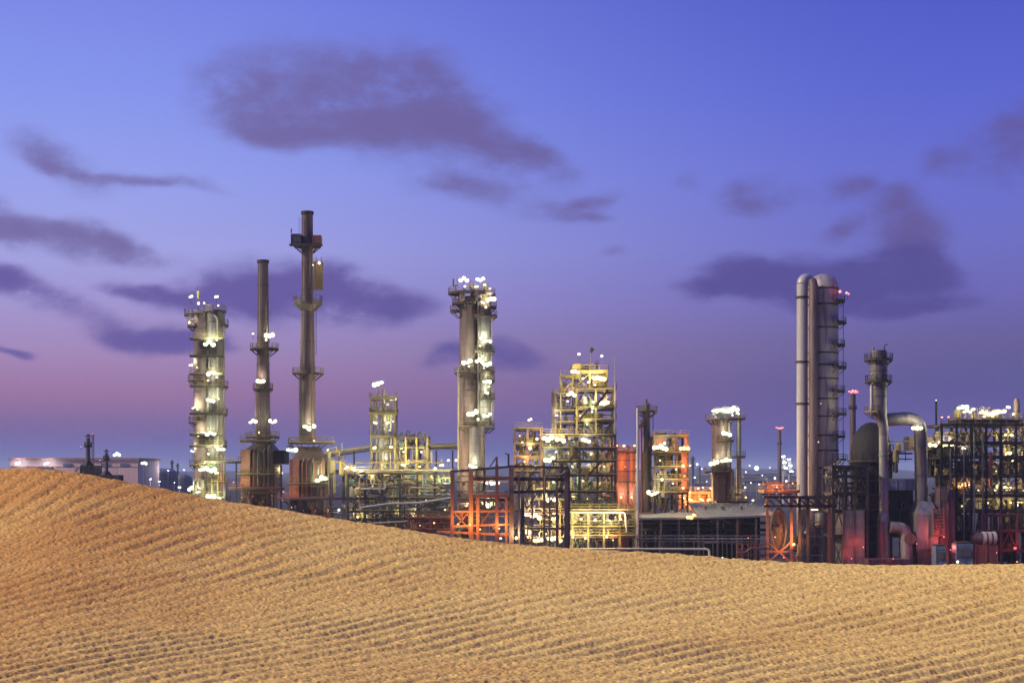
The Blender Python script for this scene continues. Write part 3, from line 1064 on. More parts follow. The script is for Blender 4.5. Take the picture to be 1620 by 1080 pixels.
# ------------------------------------------------------------------ heaters with tall stacks
def heater(label, px, D, prof, plats, lamps, body, cone, extras):
    h = Q('furnace_stack', label, 'furnace stack', px, D, 'furnaces with tall stacks')
    h.shell(px, prof, PINK, 4, 26, 'stack', list(range(int(prof[-1][1]) + 40, int(prof[0][1]), 42)))
    h.part('rim', MB().lathe(h.x(px), D + 4, [(prof[-1][0] * h.k, h.z(prof[-1][1] + 4)), (prof[-1][0] * h.k + .18, h.z(prof[-1][1] + 4)), (prof[-1][0] * h.k + .18, h.z(prof[-1][1]) + .1), (prof[-1][0] * h.k - .25, h.z(prof[-1][1]) + .1)], 26), DARK)
    for p in plats:
        h.plat(*p[:6], dy=4, **(p[6] if len(p) > 6 else {}))
    (bx0, bx1, btop, bbot) = body
    W = (bx1 - bx0) * h.k
    mb = MB()
    (cx0, cx1, ctop) = cone
    x0, x1, z0, xa, xb, z1 = h.x(bx0 + 3), h.x(bx1), h.z(btop), h.x(cx0), h.x(cx1), h.z(ctop)
    y0, y1 = D - 1, D + 9
    ya, yb = D + 2, D + 6
    mb.add([(x0, y0, z0), (x1, y0, z0), (x1, y1, z0), (x0, y1, z0), (xa, ya, z1), (xb, ya, z1), (xb, yb, z1), (xa, yb, z1)], [(0, 1, 5, 4), (1, 2, 6, 5), (2, 3, 7, 6), (3, 0, 4, 7), (4, 5, 6, 7)])
    h.part('breeching', mb, BROWN)
    h.box(bx0 + 15, bx1, btop, bbot, -1, 9, BROWN, 'firebox', 6)
    h.box(bx0, bx0 + 14.5, btop - 2, bbot, -1.6, 8, ORANGE_LIT, 'side_chamber', 7)
    for a in (bx0 + 20, bx0 + 27, bx0 + 35, bx1 - 5):
        h.pipe([(a, bbot, -1.6), (a, btop + 4, -1.6), (a + 2, btop - 4, -.6)], .8, h.rnd.choice((STEEL, BLACK, CREAM, ORANGE)), 1.5, n=8)
    h.deck(bx0 - 4, bx1 + 6, (btop + bbot) / 2 + 8, -3.2, -1.9, 'f', rm=OLIVE)
    h.lamp(bx0 + 7, bbot + 16, 'o', 260, -5, .15)
    h.lamp(bx0 - 4, bbot - 8, 'o', 420, -6.5, .15)
    h.box(bx0 + 16, bx1 - 4, bbot + 4, None, .2, 8, PINK, 'plinth', 3)
    for a in (bx0 + 3, bx0 + 13):
        h.beam((a, None, -1.2), (a, bbot, -1.2), 6, ORANGE, 'leg')
    for ex in extras:
        getattr(h, ex[0])(*ex[1], **(ex[2] if len(ex) > 2 else {}))
    for l in lamps:
        h.lamp(l[0], l[1], l[2], l[3] * .55, *l[4:])
    h.pipe([(px + prof[0][0] * .8, prof[0][1], .2), (px + prof[0][0] * .8, prof[-1][1] + 60, 1.6)], .9, BROWN, None)
    h.ladder(px - 4, prof[-1][1] + 4, prof[0][1] - 10, 268, 4 - prof[0][0] * h.k * .98, True, DARK)
    return h


h = heater('shorter furnace stack of plain dull pink steel on a dark ribbed box', 411, 305, [(12, 706), (11.3, 640), (9.6, 545), (8.3, 415), (8.3, 408)],
           [(413, 549, 10, 23, 0, 360), (411, 613, 11, 16, 120, 420), (411, 690, 12, 28, 30, 330)],
           [(425, 530, 'w', 500, 1, .85), (420, 537, 'w', 200, .8, .5), (399, 527, 'w', 120, 1.0, .45), (410, 601, 'k', 500, 1.8, .75), (400, 667, 'w', 350, .3, .7), (431, 667, 'w', 350, .3, .7), (410, 684, 'y', 150, -.2, .3),
            (436, 748, 'y', 600, 8, .5), (443, 790, 'w', 500, 2, .5)],
           (383, 433, 713, 770), (402, 424, 699),
           [('box', (433, 448, 712, 734, 1, 8, DARK, 'duct', 3)), ('deck', (367, 452, 771, -4.5, -1.7, 'f'), {'rm': RED}), ('ladder', (401, 613, 690, 215, 2.4)), ('ladder', (390, 690, 712, 240, -1.5, False)),
            ('beam', ((434, None, -1), (434, 735, -1), 2.4, DARK, 'post')), ('beam', ((446, None, -1), (446, 735, -1), 2.4, DARK, 'post')), ('beam', ((370, None, -4), (370, 771, -4), 2, DARK, 'post')),
            ('deck', (384, 436, 697, -3, -.5, 'flr')), ('pipe', ([(428, 771, -2.5), (428, 705, -2.5), (436, 700, 0)], 1.2, STEEL)), ('pipe', ([(418, 771, -2.2), (418, 716, -2.2)], .9, BLACK))])
h.clutter(384, 446, 772, 800, -3.5, -1.8, 10, [STEEL, ORANGE, OLIVE], 'pvbw')

h = heater('tallest furnace stack with a cross-shaped box platform near its top', 482, 300, [(13.5, 700), (12.6, 620), (11.4, 545), (10.6, 485), (9.4, 465), (8.8, 340), (8.8, 330)],
           [(483, 588, 12, 25, 120, 400, {'rm': YELLOW}), (483, 699, 13.5, 32, 0, 360), (482, 384, 9, 22, -30, 330, {'rail': False})],
           [(488, 676, 'w', 1200, 1.4, 1.05), (465, 710, 'w', 700, -2.5, .9), (505, 416, 'k', 250, 0, .5), (494, 418, 'w', 60, 1, .3), (511, 757, 'w', 1600, -2.2, 1.0), (497, 697, 'y', 200, 0, .35), (520, 712, 'y', 400, -1, .45), (500, 765, 'w', 400, -2, .4), (538, 806, 'k', 800, -2, .5)],
           (460, 515, 728, 785), (468, 500, 706),
           [('box', (458, 473, 367, 383, 2.2, 4.6, STEEL, 'equipment_box', 2)), ('box', (492, 505, 369, 383, 2.2, 4.6, ORANGE, 'equipment_box', 3)), ('deck', (456, 508, 384, 1.2, 2.4, '')), ('ladder', (472, 340, 384, 250, 2.5, False, DARK)), ('pipe', ([(458.5, 366, 2), (458.5, 359, 2)], .9, DARK)),
            ('deck', (445, 552, 787, -5, -1.7, 'f'), {'rm': RED}), ('deck', (463, 530, 700, -3.4, -.8, 'flr')), ('ladder', (497, 486, 560, 330, 2.6, True, DARK)), ('ladder', (470, 590, 690, 200, 3, True, OLIVE)),
            ('box', (493, 507, 410, 455, 3, 4.4, OLIVE, 'ladder_cage', 0)), ('beam', ((498, 455, 2.4), (498, 404, 2.4), 1.5, ORANGE, 'post')), ('beam', ((506, 455, 2.4), (506, 404, 2.4), 1.5, ORANGE, 'post')),
            ('beam', ((546, None, -2), (546, 742, -2), 5, DARK, 'post')), ('beam', ((528, None, -2), (528, 742, -2), 2.5, DARK, 'post')), ('deck', (522, 556, 744, -3, 4, 'f')),
            ('pipe', ([(505, 784, -2.4), (505, 735, -2.4), (515, 728, 0)], 1.3, STEEL)), ('pipe', ([(496, 784, -2.2), (496, 731, -2.2)], .9, BLACK)), ('pipe', ([(522, 784, -2), (522, 710, -2), (535, 706, -2)], 1.3, CREAM))])
# flared collar at the mid platform
h.part('collar', MB().lathe(h.x(483), h.D + 4, [(10.6 * h.k, h.z(489)), (22 * h.k, h.z(479)), (23 * h.k, h.z(474)), (10 * h.k, h.z(474))], 26), STEEL)
h.part('handrail', MB().rail_ring(h.x(483), h.D + 4, h.z(474), 22.5 * h.k, 0, 360, 1.3), OLIVE)
h.clutter(450, 552, 788, 815, -4, -1.8, 14, [STEEL, ORANGE, OLIVE, PINK], 'pvbwd')
h.clutter(515, 550, 700, 745, -2, 3, 12, [OLIVE, CREAM, STEEL], 'pvbw')
# ------------------------------------------------------------------ pipe rack and the slender column behind it
q = Q('overhead_pipeline', 'long clad overhead pipeline sloping across behind the slender column', 'pipeline', 600, 318)
q.pipe([(505, 719, 0), (595, 705, 0), (726, 704, 0)], 3.4, CREAM, None, flange=False)
q.pipe([(505, 724, 1.2), (595, 710, 1.2), (726, 708.5, 1.2)], 1.6, STEEL, None)
for a in (522, 560, 690, 716):
    q.beam((a, None, .4), (a, 712, .4), 2.4, DARK, 'post')

q = Q('slender_column', 'slender pale column with lamps between two box platforms, behind the pipe rack', 'tower', 606, 312)
q.shell(607, [(8.5, None), (8.5, 700), (6.5, 690), (6.5, 640)], WHITE, 0, 22, 'shell', [655, 675, 690], 3)
q.pipe([(608, 690, -2), (608, 616, -2)], 1.9, PINK, None)
q.pipe([(596, None, -.5), (596, 622, -.5), (600, 614, -.5)], 1.4, CREAM, 2)
q.pipe([(619, None, -.8), (619, 640, -.8)], 1.7, CREAM, 2)
q.frame(589, 626, -3, 3, [630, 653, 690, 712], 2, 2, .3, OLIVE, OLIVE, OLIVE, 'flr', .3)
q.deck(587, 628, 654, -4, 3.5, 'flr', OLIVE, OLIVE)
for a, b, c, P, dy, r in ((599, 608, 'w', 400, -1.5, .95), (620, 630, 'w', 500, -2, .85), (614, 640, 'w', 400, -2, .5), (595, 669, 'w', 300, -2.2, .6), (614, 670, 'w', 500, -1.8, .6), (624, 667, 'w', 200, -2.2, .5), (617, 681, 'w', 300, -1.6, .5),
                          (594, 709, 'w', 400, -2.5, .6), (620, 708, 'k', 400, -2, .6), (608, 742, 'y', 500, -2.5, .4), (612, 725, 'k', 500, -1.6, .4)):
    q.lamp(a, b, c, P, dy, r)
q.clutter(588, 626, 640, 760, -3, 2, 18, [OLIVE, CREAM, GREEN, STEEL], 'pvdwb')

q = Q('pipe_structure', 'open ochre steel structure with exposed risers beside the slender column', 'steel structure', 652, 306)
q.frame(626, 677, -2, 5, [691, 706, 727, 748], 4, 2, .4, OLIVE, DARK, OLIVE, '', .25)
for a, b in ((632, 684), (642, 681), (652, 686), (660, 683), (671, 684)):
    q.pipe([(a, 748, 1), (a, b, 1), (a + 5, b + 1, 1), (a + 5, 700, 1)], 1.3, CREAM, 1.4, n=8)
q.fill(628, 676, [706, 727, 748], 1, 4, [OLIVE, CREAM, DARK, STEEL], .8)
q.clutter(628, 676, 690, 800, -2, 4, 34, [OLIVE, CREAM, STEEL, GREEN, WHITE], 'pvhdbw')
for a, b, c, P, r in ((646, 732, 'y', 900, .6), (634, 748, 'w', 500, .5), (665, 738, 'y', 600, .4), (640, 715, 'y', 350, .35), (668, 715, 'y', 350, .35), (655, 765, 'y', 600, .4)):
    q.lamp(a, b, c, P, -2.8, r)

q = Q('pipe_rack', 'long many-level pipe rack lit yellow between the tall stack and the tower', 'pipe rack', 635, 296)
q.frame(553, 716, -3, 5, [747, 769, 786, 806, 824], 7, 2, .42, DARK, DARK, OLIVE, '', .35, False)
q.deck(553, 640, 747, -3.4, 5, 'f', DARK, OLIVE)
q.deck(650, 700, 786, -3.4, 2, 'fr', DARK, OLIVE)
q.deck(575, 620, 806, -3.4, 2, 'flr', DARK, OLIVE)
for i, (pz, yy, r, m) in enumerate(((744, -2, 1.7, CREAM), (743.5, 0, 2.0, STEEL), (744, 2, 1.6, OLIVE), (766, -2.2, 1.8, GALV), (765, -.4, 2.2, CREAM), (766, 1.6, 1.6, STEEL), (783, -2.4, 1.6, WHITE), (782, -1, 2.1, GALV), (783, .8, 1.7, GREEN),
                                    (802, -2.2, 2.3, BLUE), (803, -.2, 1.8, STEEL), (821, -2, 2.0, PINK), (820, 0, 2.4, STEEL))):
    q.pipe([(551 - i % 3 * 3, pz, yy), (714 + i % 2 * 3, pz, yy)], r, m, None)
q.fill(556, 714, [749, 769, 786, 806, 824, 840], 1.5, 4.5, [OLIVE, CREAM, STEEL, GREEN, YELLOW], .95, 9)
q.clutter(520, 716, 728, 770, -3, 4, 36, [OLIVE, CREAM, YELLOW, STEEL, GREEN], 'pvdwv')
q.clutter(556, 714, 750, 830, -3.2, 1, 40, [YELLOW, CREAM, OLIVE, WHITE], 'pvdwv')
q.clutter(556, 714, 750, 830, -3.4, 4, 84, [OLIVE, CREAM, STEEL, GREEN, GALV], 'pvdbw')
for i, (a, b, c, P, r) in enumerate(((551, 740, 'k', 900, .6), (562, 742, 'k', 900, .6), (575, 744, 'k', 800, .6), (640, 735, 'y', 900, .6), (690, 741, 'k', 800, .55), (700, 736, 'y', 1000, .6), (709, 728, 'k', 600, .5), (597, 775, 'y', 700, .35), (585, 757, 'y', 500, .35), (660, 756, 'y', 800, .4),
                                    (685, 758, 'y', 800, .4), (705, 765, 'w', 700, .5), (640, 778, 'y', 500, .3), (566, 818, 'y', 700, .45), (578, 815, 'y', 400, .3), (630, 812, 'y', 600, .45), (600, 800, 'y', 500, .3), (704, 806, 'y', 400, .35), (675, 790, 'w', 400, .3), (660, 815, 'y', 400, .3))):
    q.lamp(a, b, c, P * 2.6, q.rnd.uniform(-2.6, 2) if i > 5 else -3.6, r)
for a in (574, 590, 612):
    q.tubelight(a - 6, a + 6, 750, 'y', 450, -2.6)

q = Q('pipeline', 'white slanted pipe rising in front of the pipe rack', 'pipe', 655, 280)
q.pipe([(569, 803, 0), (618, 796, 0), (664, 795, 0), (718, 786, 0)], 1.7, WHITE, 3, name='shell')
for a in (590, 640, 690):
    q.beam((a, None, .3), (a, 797, .3), 1.6, DARK, 'support')
q = Q('conveyor', 'low red conveyor gantry rising just over the dune edge', 'conveyor', 622, 270)
q.pipe([(570, 829, 0), (655, 824, 0)], 2.0, CREAM, None, name='belt_cover', flange=False)
for i, a in enumerate((580, 605, 630, 650)):
    q.beam((a, None, .3), (a, 827, .3), 1.8, RED, 'support')
q = Q('service_frame', 'low red steel service frame half hidden by the dune below the pipe rack', 'steel frame', 680, 266)
q.frame(648, 716, -2, 3, [818, 836], 5, 2, .38, RED, RED, ORANGE, 'f', .6)
q.clutter(650, 712, 818, 842, -2, 2, 16, [RED, ORANGE, PINK, DARK], 'pvbw')
q.lamp(688, 826, 'o', 350, -2.6, .3)
q.lamp(666, 830, 'o', 200, -2.6, .25)

# ------------------------------------------------------------------ tower two
q = Q('fractionating_column', 'tall twin-column tower with crowded lamps at its crown, by the red portal frame', 'tower', 748, 302)
q.shell(742, [(15.5, None), (15.5, 470)], PINK, 2, 32, 'shell', list(range(482, 740, 9)), 4, .05)
q.shell(766, [(10.5, 672), (11, 480)], GALVB, 0, 26, 'shell', list(range(500, 670, 24)), 3)
q.shell(755, [(12.5, None), (12.5, 676)], GALVB, -1.8, 28, 'shell', list(range(690, 745, 12)), 0, .05)
q.pipe([(725.5, None, -.2), (725.5, 585, -.2), (729, 578, .5)], 1.7, CREAM, 2)
q.pipe([(777.5, 675, -.5), (777.5, 540, -.5), (774, 533, -.5)], 1.5, CREAM, 2)
q.pipe([(757.5, 672, -1.2), (757.5, 480, -1.2), (752, 474, .5)], 1.6, STEEL, 2)
q.pipe([(717, 452, 1), (717, 440, 1)], 1.2, DARK, None)
q.pipe([(723, 452, 1), (723, 434, 1)], .9, STEEL, None)
for p in ((740, 462, 14, 32, 120, 350, 2), (740, 478, 14, 26, 130, 300, 2), (738, 490, 14, 27, 140, 215, 2), (764, 466, 4, 20, 180, 420, 0), (767, 500, 10, 20, 210, 440, 0), (767, 486, 10, 19, 250, 440, 0),
          (766, 556, 10, 17, 210, 420, 0), (744, 588, 15, 26, 170, 350, 2), (766, 588, 10, 17, 240, 420, 0), (768, 602, 9, 15, 240, 420, 0), (768, 630, 9, 15, 240, 420, 0), (750, 675, 14, 24, 180, 330, 0), (764, 676, 10, 19, 250, 420, 0)):
    q.plat(p[0], p[1], p[2], p[3], p[4], p[5], dy=p[6], rm=OLIVE if p[1] > 500 else RED)
q.ladder(779, 502, 556, 330, -1.0)
q.ladder(781, 590, 675, 340, -.6)
for a, b, c, P, dy, r in ((734, 443, 'k', 400, -.6, .8), (736, 455, 'w', 300, -2, .45), (760, 443, 'w', 400, -.6, .75), (754, 454, 'w', 400, -1.5, .6), (767, 452, 'w', 300, -1.5, .55), (775, 458, 'w', 200, -1.5, .45), (777, 476, 'w', 600, -2.2, .8), (764, 480, 'w', 500, -2.0, .6), (769, 488, 'w', 400, -2.4, .5),
                          (761, 536, 'w', 700, -1.9, .55), (772, 540, 'w', 900, -2.0, .65), (760, 548, 'w', 400, -2, .4), (739, 573, 'w', 1000, -1.6, .85), (742, 580, 'w', 300, -1.6, .4), (759, 572, 'w', 600, -2.0, .7), (771, 577, 'w', 700, -2.1, .75), (766, 583, 'k', 300, -2, .4),
                          (771, 603, 'w', 600, -2, .7), (770, 622, 'w', 500, -2, .6), (774, 612, 'w', 300, -2, .4), (748, 654, 'w', 1100, -2.6, .9), (771, 657, 'w', 700, -2.2, .75), (757, 664, 'w', 400, -3.8, .5), (749, 738, 'w', 600, -4, .7), (722, 728, 'y', 500, -1, .5)):
    q.lamp(a, b, c, P * .75, dy, r)
q.clutter(718, 780, 448, 474, -1.5, 2.5, 12, [OLIVE, RED, STEEL], 'vwbd')

# ------------------------------------------------------------------ big lit process structure
q = Q('process_structure', 'tallest yellow-lit open process structure stacked with decks, a dark windsock above', 'steel structure', 918, 300)
q.frame(860, 971, -4, 6, [688, 708, 728, 750, 776, 800, 828], 5, 2, .45, DARK, DARK, YELLOW, 'f', .6)
q.frame(911, 971, -3.5, 5, [617, 645, 664], 3, 2, .4, OLIVE, DARK, YELLOW, 'flr', .55, True, 688)
q.frame(877, 911, -3.2, 4.5, [624, 650, 668], 2, 2, .45, PINK, DARK, OLIVE, 'fl', .3, True, 688)
q.frame(905, 959, -2.5, 3.5, [588], 3, 2, .35, OLIVE, OLIVE, YELLOW, 'flr', .3, True, 617)
q.box(906, 918, 576, 600, -2, 2, OLIVE, 'stair_house', 2)
q.box(919, 932, 580, 595, -2.2, 1, BLACK, 'cabinet', 2)
q.box(937, 957, 590, 612, -1, 3, YELLOW, 'shelter', 2)
q.beam((970.5, 690, -4), (970.5, 566, -4), 1.5, WHITE, 'mast')
q.beam((886, 680, -3.3), (886, 594, -3.3), 1.6, CREAM, 'mast')
q.beam((874, 690, -3.3), (874, 622, -3.3), 4.5, DARK, 'post')
q.deck(885, 905, 596, -3, 1, 'fl', OLIVE, OLIVE)
q.beam((887, 620, -3), (905, 606, -3), 2, OLIVE, 'stair')
q.part('windsock', MB().tube([(q.x(934), 299, q.z(558)), (q.x(937.5), 299, q.z(551.5))], [.28, .55], 10), BLACK)
q.beam((933.5, 588, -1), (933.5, 557, -1), .8, POLE, 'mast')
for i, (a, b, c, P, dy, r) in enumerate(((916, 560, 'c', 200, 0, .55), (952, 563, 'c', 200, 0, .5), (909, 589, 'y', 900, -3.2, .7), (949, 599, 'y', 1500, -3.2, .85), (938, 600, 'k', 800, -3, .6), (930, 606, 'k', 600, -3, .5), (940, 610, 'y', 600, -3, .4), (921, 600, 'k', 500, -3.6, .4),
                            (903, 625, 'y', 1400, -4, .75), (897, 636, 'k', 400, -4, .45), (954, 640, 'y', 1300, -4, .8), (925, 638, 'k', 700, -4.1, .55), (937, 637, 'k', 600, -4.1, .5), (880, 658, 'k', 300, -4, .5), (917, 659, 'y', 500, -4, .5), (935, 652, 'w', 500, -3.9, .4), (927, 672, 'y', 500, -4, .3),
                            (866, 694, 'k', 1500, -4.5, .95), (871, 703, 'k', 800, -4.6, .6), (885, 697, 'y', 1200, -4.5, .8), (902, 695, 'y', 900, -4.5, .5), (925, 697, 'k', 1100, -4.5, .75), (945, 696, 'y', 600, -4.6, .4), (880, 715, 'y', 1100, -4.5, .55), (900, 717, 'y', 1100, -4.5, .5), (935, 718, 'y', 800, -4.5, .5),
                            (868, 726, 'w', 1300, -4.6, .9), (876, 740, 'y', 900, -4.6, .4), (905, 738, 'y', 1000, -4.6, .45), (930, 740, 'y', 900, -4.6, .4), (955, 738, 'y', 700, -4.6, .35), (875, 762, 'y', 1000, -4.6, .4), (902, 764, 'y', 1000, -4.6, .45), (922, 760, 'k', 900, -4.6, .5), (948, 765, 'y', 700, -4.6, .4),
                            (870, 788, 'y', 900, -4.6, .35), (908, 790, 'y', 1000, -4.6, .4), (930, 790, 'y', 800, -4.6, .35), (955, 790, 'y', 600, -4.6, .35), (868, 815, 'y', 1200, -4.6, .45), (888, 818, 'k', 900, -4.6, .45), (915, 815, 'y', 1100, -4.6, .45), (945, 818, 'y', 700, -4.6, .35),
                            (865, 845, 'y', 1100, -4.6, .4), (890, 848, 'y', 1000, -4.6, .4), (915, 845, 'y', 1000, -4.6, .4), (938, 842, 'y', 700, -4.6, .3))):
    q.lamp(a, b, c, P * .9, dy if i < 17 else (-5.2 if r > .7 else q.rnd.uniform(-2.8, 3.5)), r)
q.clutter(864, 968, 690, 860, -3.6, 5, 95, [OLIVE, CREAM, STEEL, GREEN, YELLOW, GALV, WHITE], 'pvhdbwv')
q.clutter(912, 968, 620, 686, -3, 4, 30, [OLIVE, CREAM, STEEL, GREEN, DARK], 'pvhdbw')
q.clutter(880, 908, 598, 680, -3, 3, 14, [PINK, OLIVE, STEEL], 'pvbdw')
q.clutter(906, 958, 568, 612, -2, 2, 16, [OLIVE, CREAM, DARK], 'vwbp')

q.fill(862, 968, [690, 708, 728, 750, 776, 800, 828, 862], 0, 4.5, [OLIVE, CREAM, YELLOW, GREEN, STEEL, OLIVE], .95, 8)
q.fill(914, 968, [622, 645, 664, 686], 0, 3.5, [OLIVE, CREAM, STEEL, GREEN], .7)
q.fill(880, 909, [628, 650, 668, 686], 0, 3.0, [PINK, OLIVE, STEEL], .7)
for a, b, c, d in ((874, 708, 892, 690), (900, 728, 918, 708), (930, 750, 950, 728), (880, 776, 902, 750), (940, 645, 960, 618), (915, 664, 932, 646), (955, 686, 968, 665)):
    q.beam((a, b, -4.8), (c, d, -4.8), 2.2, DARK, 'stair', 4)
q = Q('process_structure', 'lower orange-columned deck block leaning against the tallest process structure', 'steel structure', 836, 303)
q.frame(814, 855, -4, 5, [678, 702, 722, 745, 775, 805, 835], 3, 2, .5, PINK, DARK, OLIVE, 'fl', .45)
q.beam((856, None, -4.2), (856, 676, -4.2), 4.5, PINK, 'column')
for a, b, c, P, r in ((838, 665, 'k', 350, .6), (849, 695, 'y', 600, .5), (838, 709, 'y', 600, .55), (826, 700, 'y', 350, .35), (830, 730, 'o', 700, .4), (846, 738, 'y', 800, .4), (822, 690, 'o', 400, .3)):
    q.lamp(a, b, c, P, -4.6, r)
q.fill(815, 854, [680, 702, 722, 745, 770], 0, 4, [OLIVE, CREAM, STEEL, PINK], .8)
q.clutter(816, 853, 668, 760, -4, 4, 26, [ORANGE, OLIVE, CREAM, STEEL], 'pvhdbw')

# ------------------------------------------------------------------ portal frames in front
q = Q('portal_frame', 'red-brown portal frame with orange-lit foot, nearest the dune', 'steel frame', 760, 258)
for i, (a, top, w, m) in enumerate(((715.5, 745, 5, RED), (745, 743, 6.5, ORANGE), (766, 743, 4, RED), (786, 735, 5, RED), (756, 782, 5, ORANGE), (801, 782, 4, ORANGE))):
    q.beam((a, None, 0 if i != 2 else 3), (a, top, 0 if i != 2 else 3), w, m, 'column')
q.beam((712, 746, 0), (806, 738, 0), 4.5, DARK, 'beam', 3.5)
q.beam((745, 757, 2.5), (806, 756, 2.5), 5, RED, 'beam')
q.beam((745, 785, 0), (806, 783, 0), 5.5, RED, 'beam')
q.beam((716, 809, 0), (806, 808, 0), 3, ORANGE, 'beam')
q.beam((690, 840, 0), (806, 846, 0), 3.5, ORANGE, 'beam')
q.beam((718, 832, 0), (806, 829, 0), 3, ORANGE, 'beam')
for a, b, c, d in ((717, 808, 743, 838), (717, 838, 743, 808), (757, 832, 783, 800), (775, 738, 786, 722), (787, 786, 803, 812), (803, 786, 787, 812)):
    q.beam((a, b, .3), (c, d, .3), 2, RED, 'brace')
q.beam((786, 740, 0), (786, 722, 0), 3, RED, 'davit')
q.beam((804.5, 740, 0), (804.5, 718, 0), 3, DARK, 'davit')
q.beam((799, 717, 0), (806, 719, 0), 2, DARK, 'davit')
q.deck(722, 806, 788, .5, 5, '', DARK)
for a, b, c, P, dy, r in ((744, 829, 'o', 900, -2.5, .25), (760, 836, 'o', 900, -2.0, .25), (725, 828, 'o', 600, -2, .25), (738, 800, 'w', 700, 4, .6), (772, 798, 'w', 900, 3.5, .9), (768, 765, 'w', 400, 4, .6), (782, 763, 'w', 500, 4, .7), (790, 835, 'o', 700, -1.5, .25), (792, 852, 'y', 500, 2, .4), (817, 852, 'y', 500, 3, .5)):
    q.lamp(a, b, c, P, dy, r)
q.fill(718, 804, [785, 812, 846], 2, 6, [RED, ORANGE, PINK, STEEL, DARK], .6)
q.clutter(718, 804, 748, 850, 1, 6, 30, [RED, ORANGE, PINK, STEEL, GREEN], 'pvhdbw')
q = Q('portal_frame', 'dark violet-grey portal frame of heavy posts before the big lit structure', 'steel frame', 852, 262)
VIO = mat('violet_grey_paint', (.10, .055, .065), .6, .1, .35, .5, True, RUST)
for a, top, w, m, dy in ((809, 737, 7.5, VIO, 0), (827, 744, 5.5, VIO, 2), (821, 748, 3, VIO, -.3), (861, 752, 3.5, VIO, 1), (881, 750, 3.8, VIO, 0), (896, 743, 6.5, VIO, 0), (900, 742, 4, BLACK, 1.5), (842, 775, 3, VIO, 2), (870, 778, 2.4, VIO, 2)):
    q.beam((a, None, dy), (a, top, dy), w, m, 'column')
q.beam((803, 737, 0), (900, 740, 0), 6, DARK, 'beam', 4)
q.beam((812, 757, .5), (898, 758, .5), 6, DARK, 'beam')
q.beam((812, 778, .5), (898, 777, .5), 5, DARK, 'beam')
q.beam((812, 835, .5), (898, 836, .5), 3, DARK, 'beam')
q.pipe([(862, 778, -.6), (862, 752, -.6), (888, 751, -.6), (896, 745, -.6)], 1.6, PINK, 2)
for a, b, c, d in ((833, 806, 850, 780), (846, 762, 832, 776), (866, 800, 880, 780), (868, 806, 878, 820)):
    q.beam((a, b, 1), (c, d, 1), 2, DARK, 'brace')
for a, b, c, P, dy, r in ((834, 815, 'k', 700, 3, .6), (848, 818, 'y', 900, 3, .8), (873, 790, 'k', 600, 3, .7), (877, 822, 'y', 700, 3, .6), (838, 850, 'y', 700, 3, .6), (852, 855, 'y', 700, 3, .8), (874, 852, 'k', 700, 3, .7), (888, 856, 'y', 600, 3, .5)):
    q.lamp(a, b, c, P, dy, r)
q.clutter(826, 896, 745, 860, 2.5, 7, 40, [OLIVE, CREAM, YELLOW, STEEL, VIO], 'pvhdbw')

# ------------------------------------------------------------------ red bins and lit block behind
for i, (px, w, lab) in enumerate(((983, 10, 'red-brown cylindrical bin next to the white mast, wider of two'), (1000, 6, 'red-brown cylindrical bin next to the white mast, narrower of two'))):
    q = Q('storage_bin', lab, 'bin', px, 318, 'red-brown bins')
    q.shell(px, [(w, None), (w, 716), (w * .7, 711)], REDBOX, 0, 26, 'shell', [728, 745, 762, 779], 0)
    q.plat(px, 713, w * .6, w * 1.35, 0, 360, 0, True, rm=ORANGE)
    for a, b in (((-8, 'o'), (3, 'y')) if i == 0 else ((3, 'o'),)):
        q.lamp(px + a, 705, b, 500, -w * q.k - .8, .5)
    q.lamp(px - 2, 786, 'k', 400, -w * q.k - 1.2, .4)
    q.lamp(px + 4, 738, 'o', 600, -w * q.k - 2.2, .2)
q = Q('small_structure', 'short red lit frame squeezed between the big structure and the bins', 'steel frame', 963, 311)
q.frame(953, 974, -3, 3, [708, 724, 744, 764, 784], 3, 2, .35, RED, DARK, ORANGE, 'f', .4)
q.lamp(965, 704, 'o', 500, -3.5, .5)
q.lamp(960, 735, 'o', 500, -3.5, .3)
q.lamp(966, 775, 'o', 500, -3.5, .3)
q.clutter(954, 973, 705, 790, -2.5, 2, 14, [RED, ORANGE, DARK], 'pvhb')

q = Q('flare_mast', 'tall slim white mast pole rising before the red bins', 'mast', 1009, 285)
q.pipe([(1009, None, 0), (1009, 645, 0)], 2.1, WHITE, None, name='pole')
q.pipe([(1006, None, .8), (1006, 770, .8)], 1.1, POLE, None, name='pole')
q = Q('slender_column', 'slender dark reddish column with a small crown platform and spire behind the white mast', 'tower', 1022, 308)
q.shell(1023, [(8, None), (8, 720), (5.8, 712), (5.8, 640)], STEEL, 0, 24, 'shell', [660, 685, 730, 755], 3)
q.pipe([(1023, 640, 0), (1023, 631, 0)], 1.2, DARK, None)
q.pipe([(1014.5, None, -.6), (1014.5, 672, -.6), (1018, 664, -.6)], 1.5, REDBOX, 2)
q.plat(1023, 650, 6, 17, 0, 360, 0)
q.plat(1019, 672, 7, 11, 120, 260, 0)
q.plat(1026, 705, 7, 20, 270, 420, 0)
q.ladder(1033, 652, 704, 340, -.3, True, DARK)

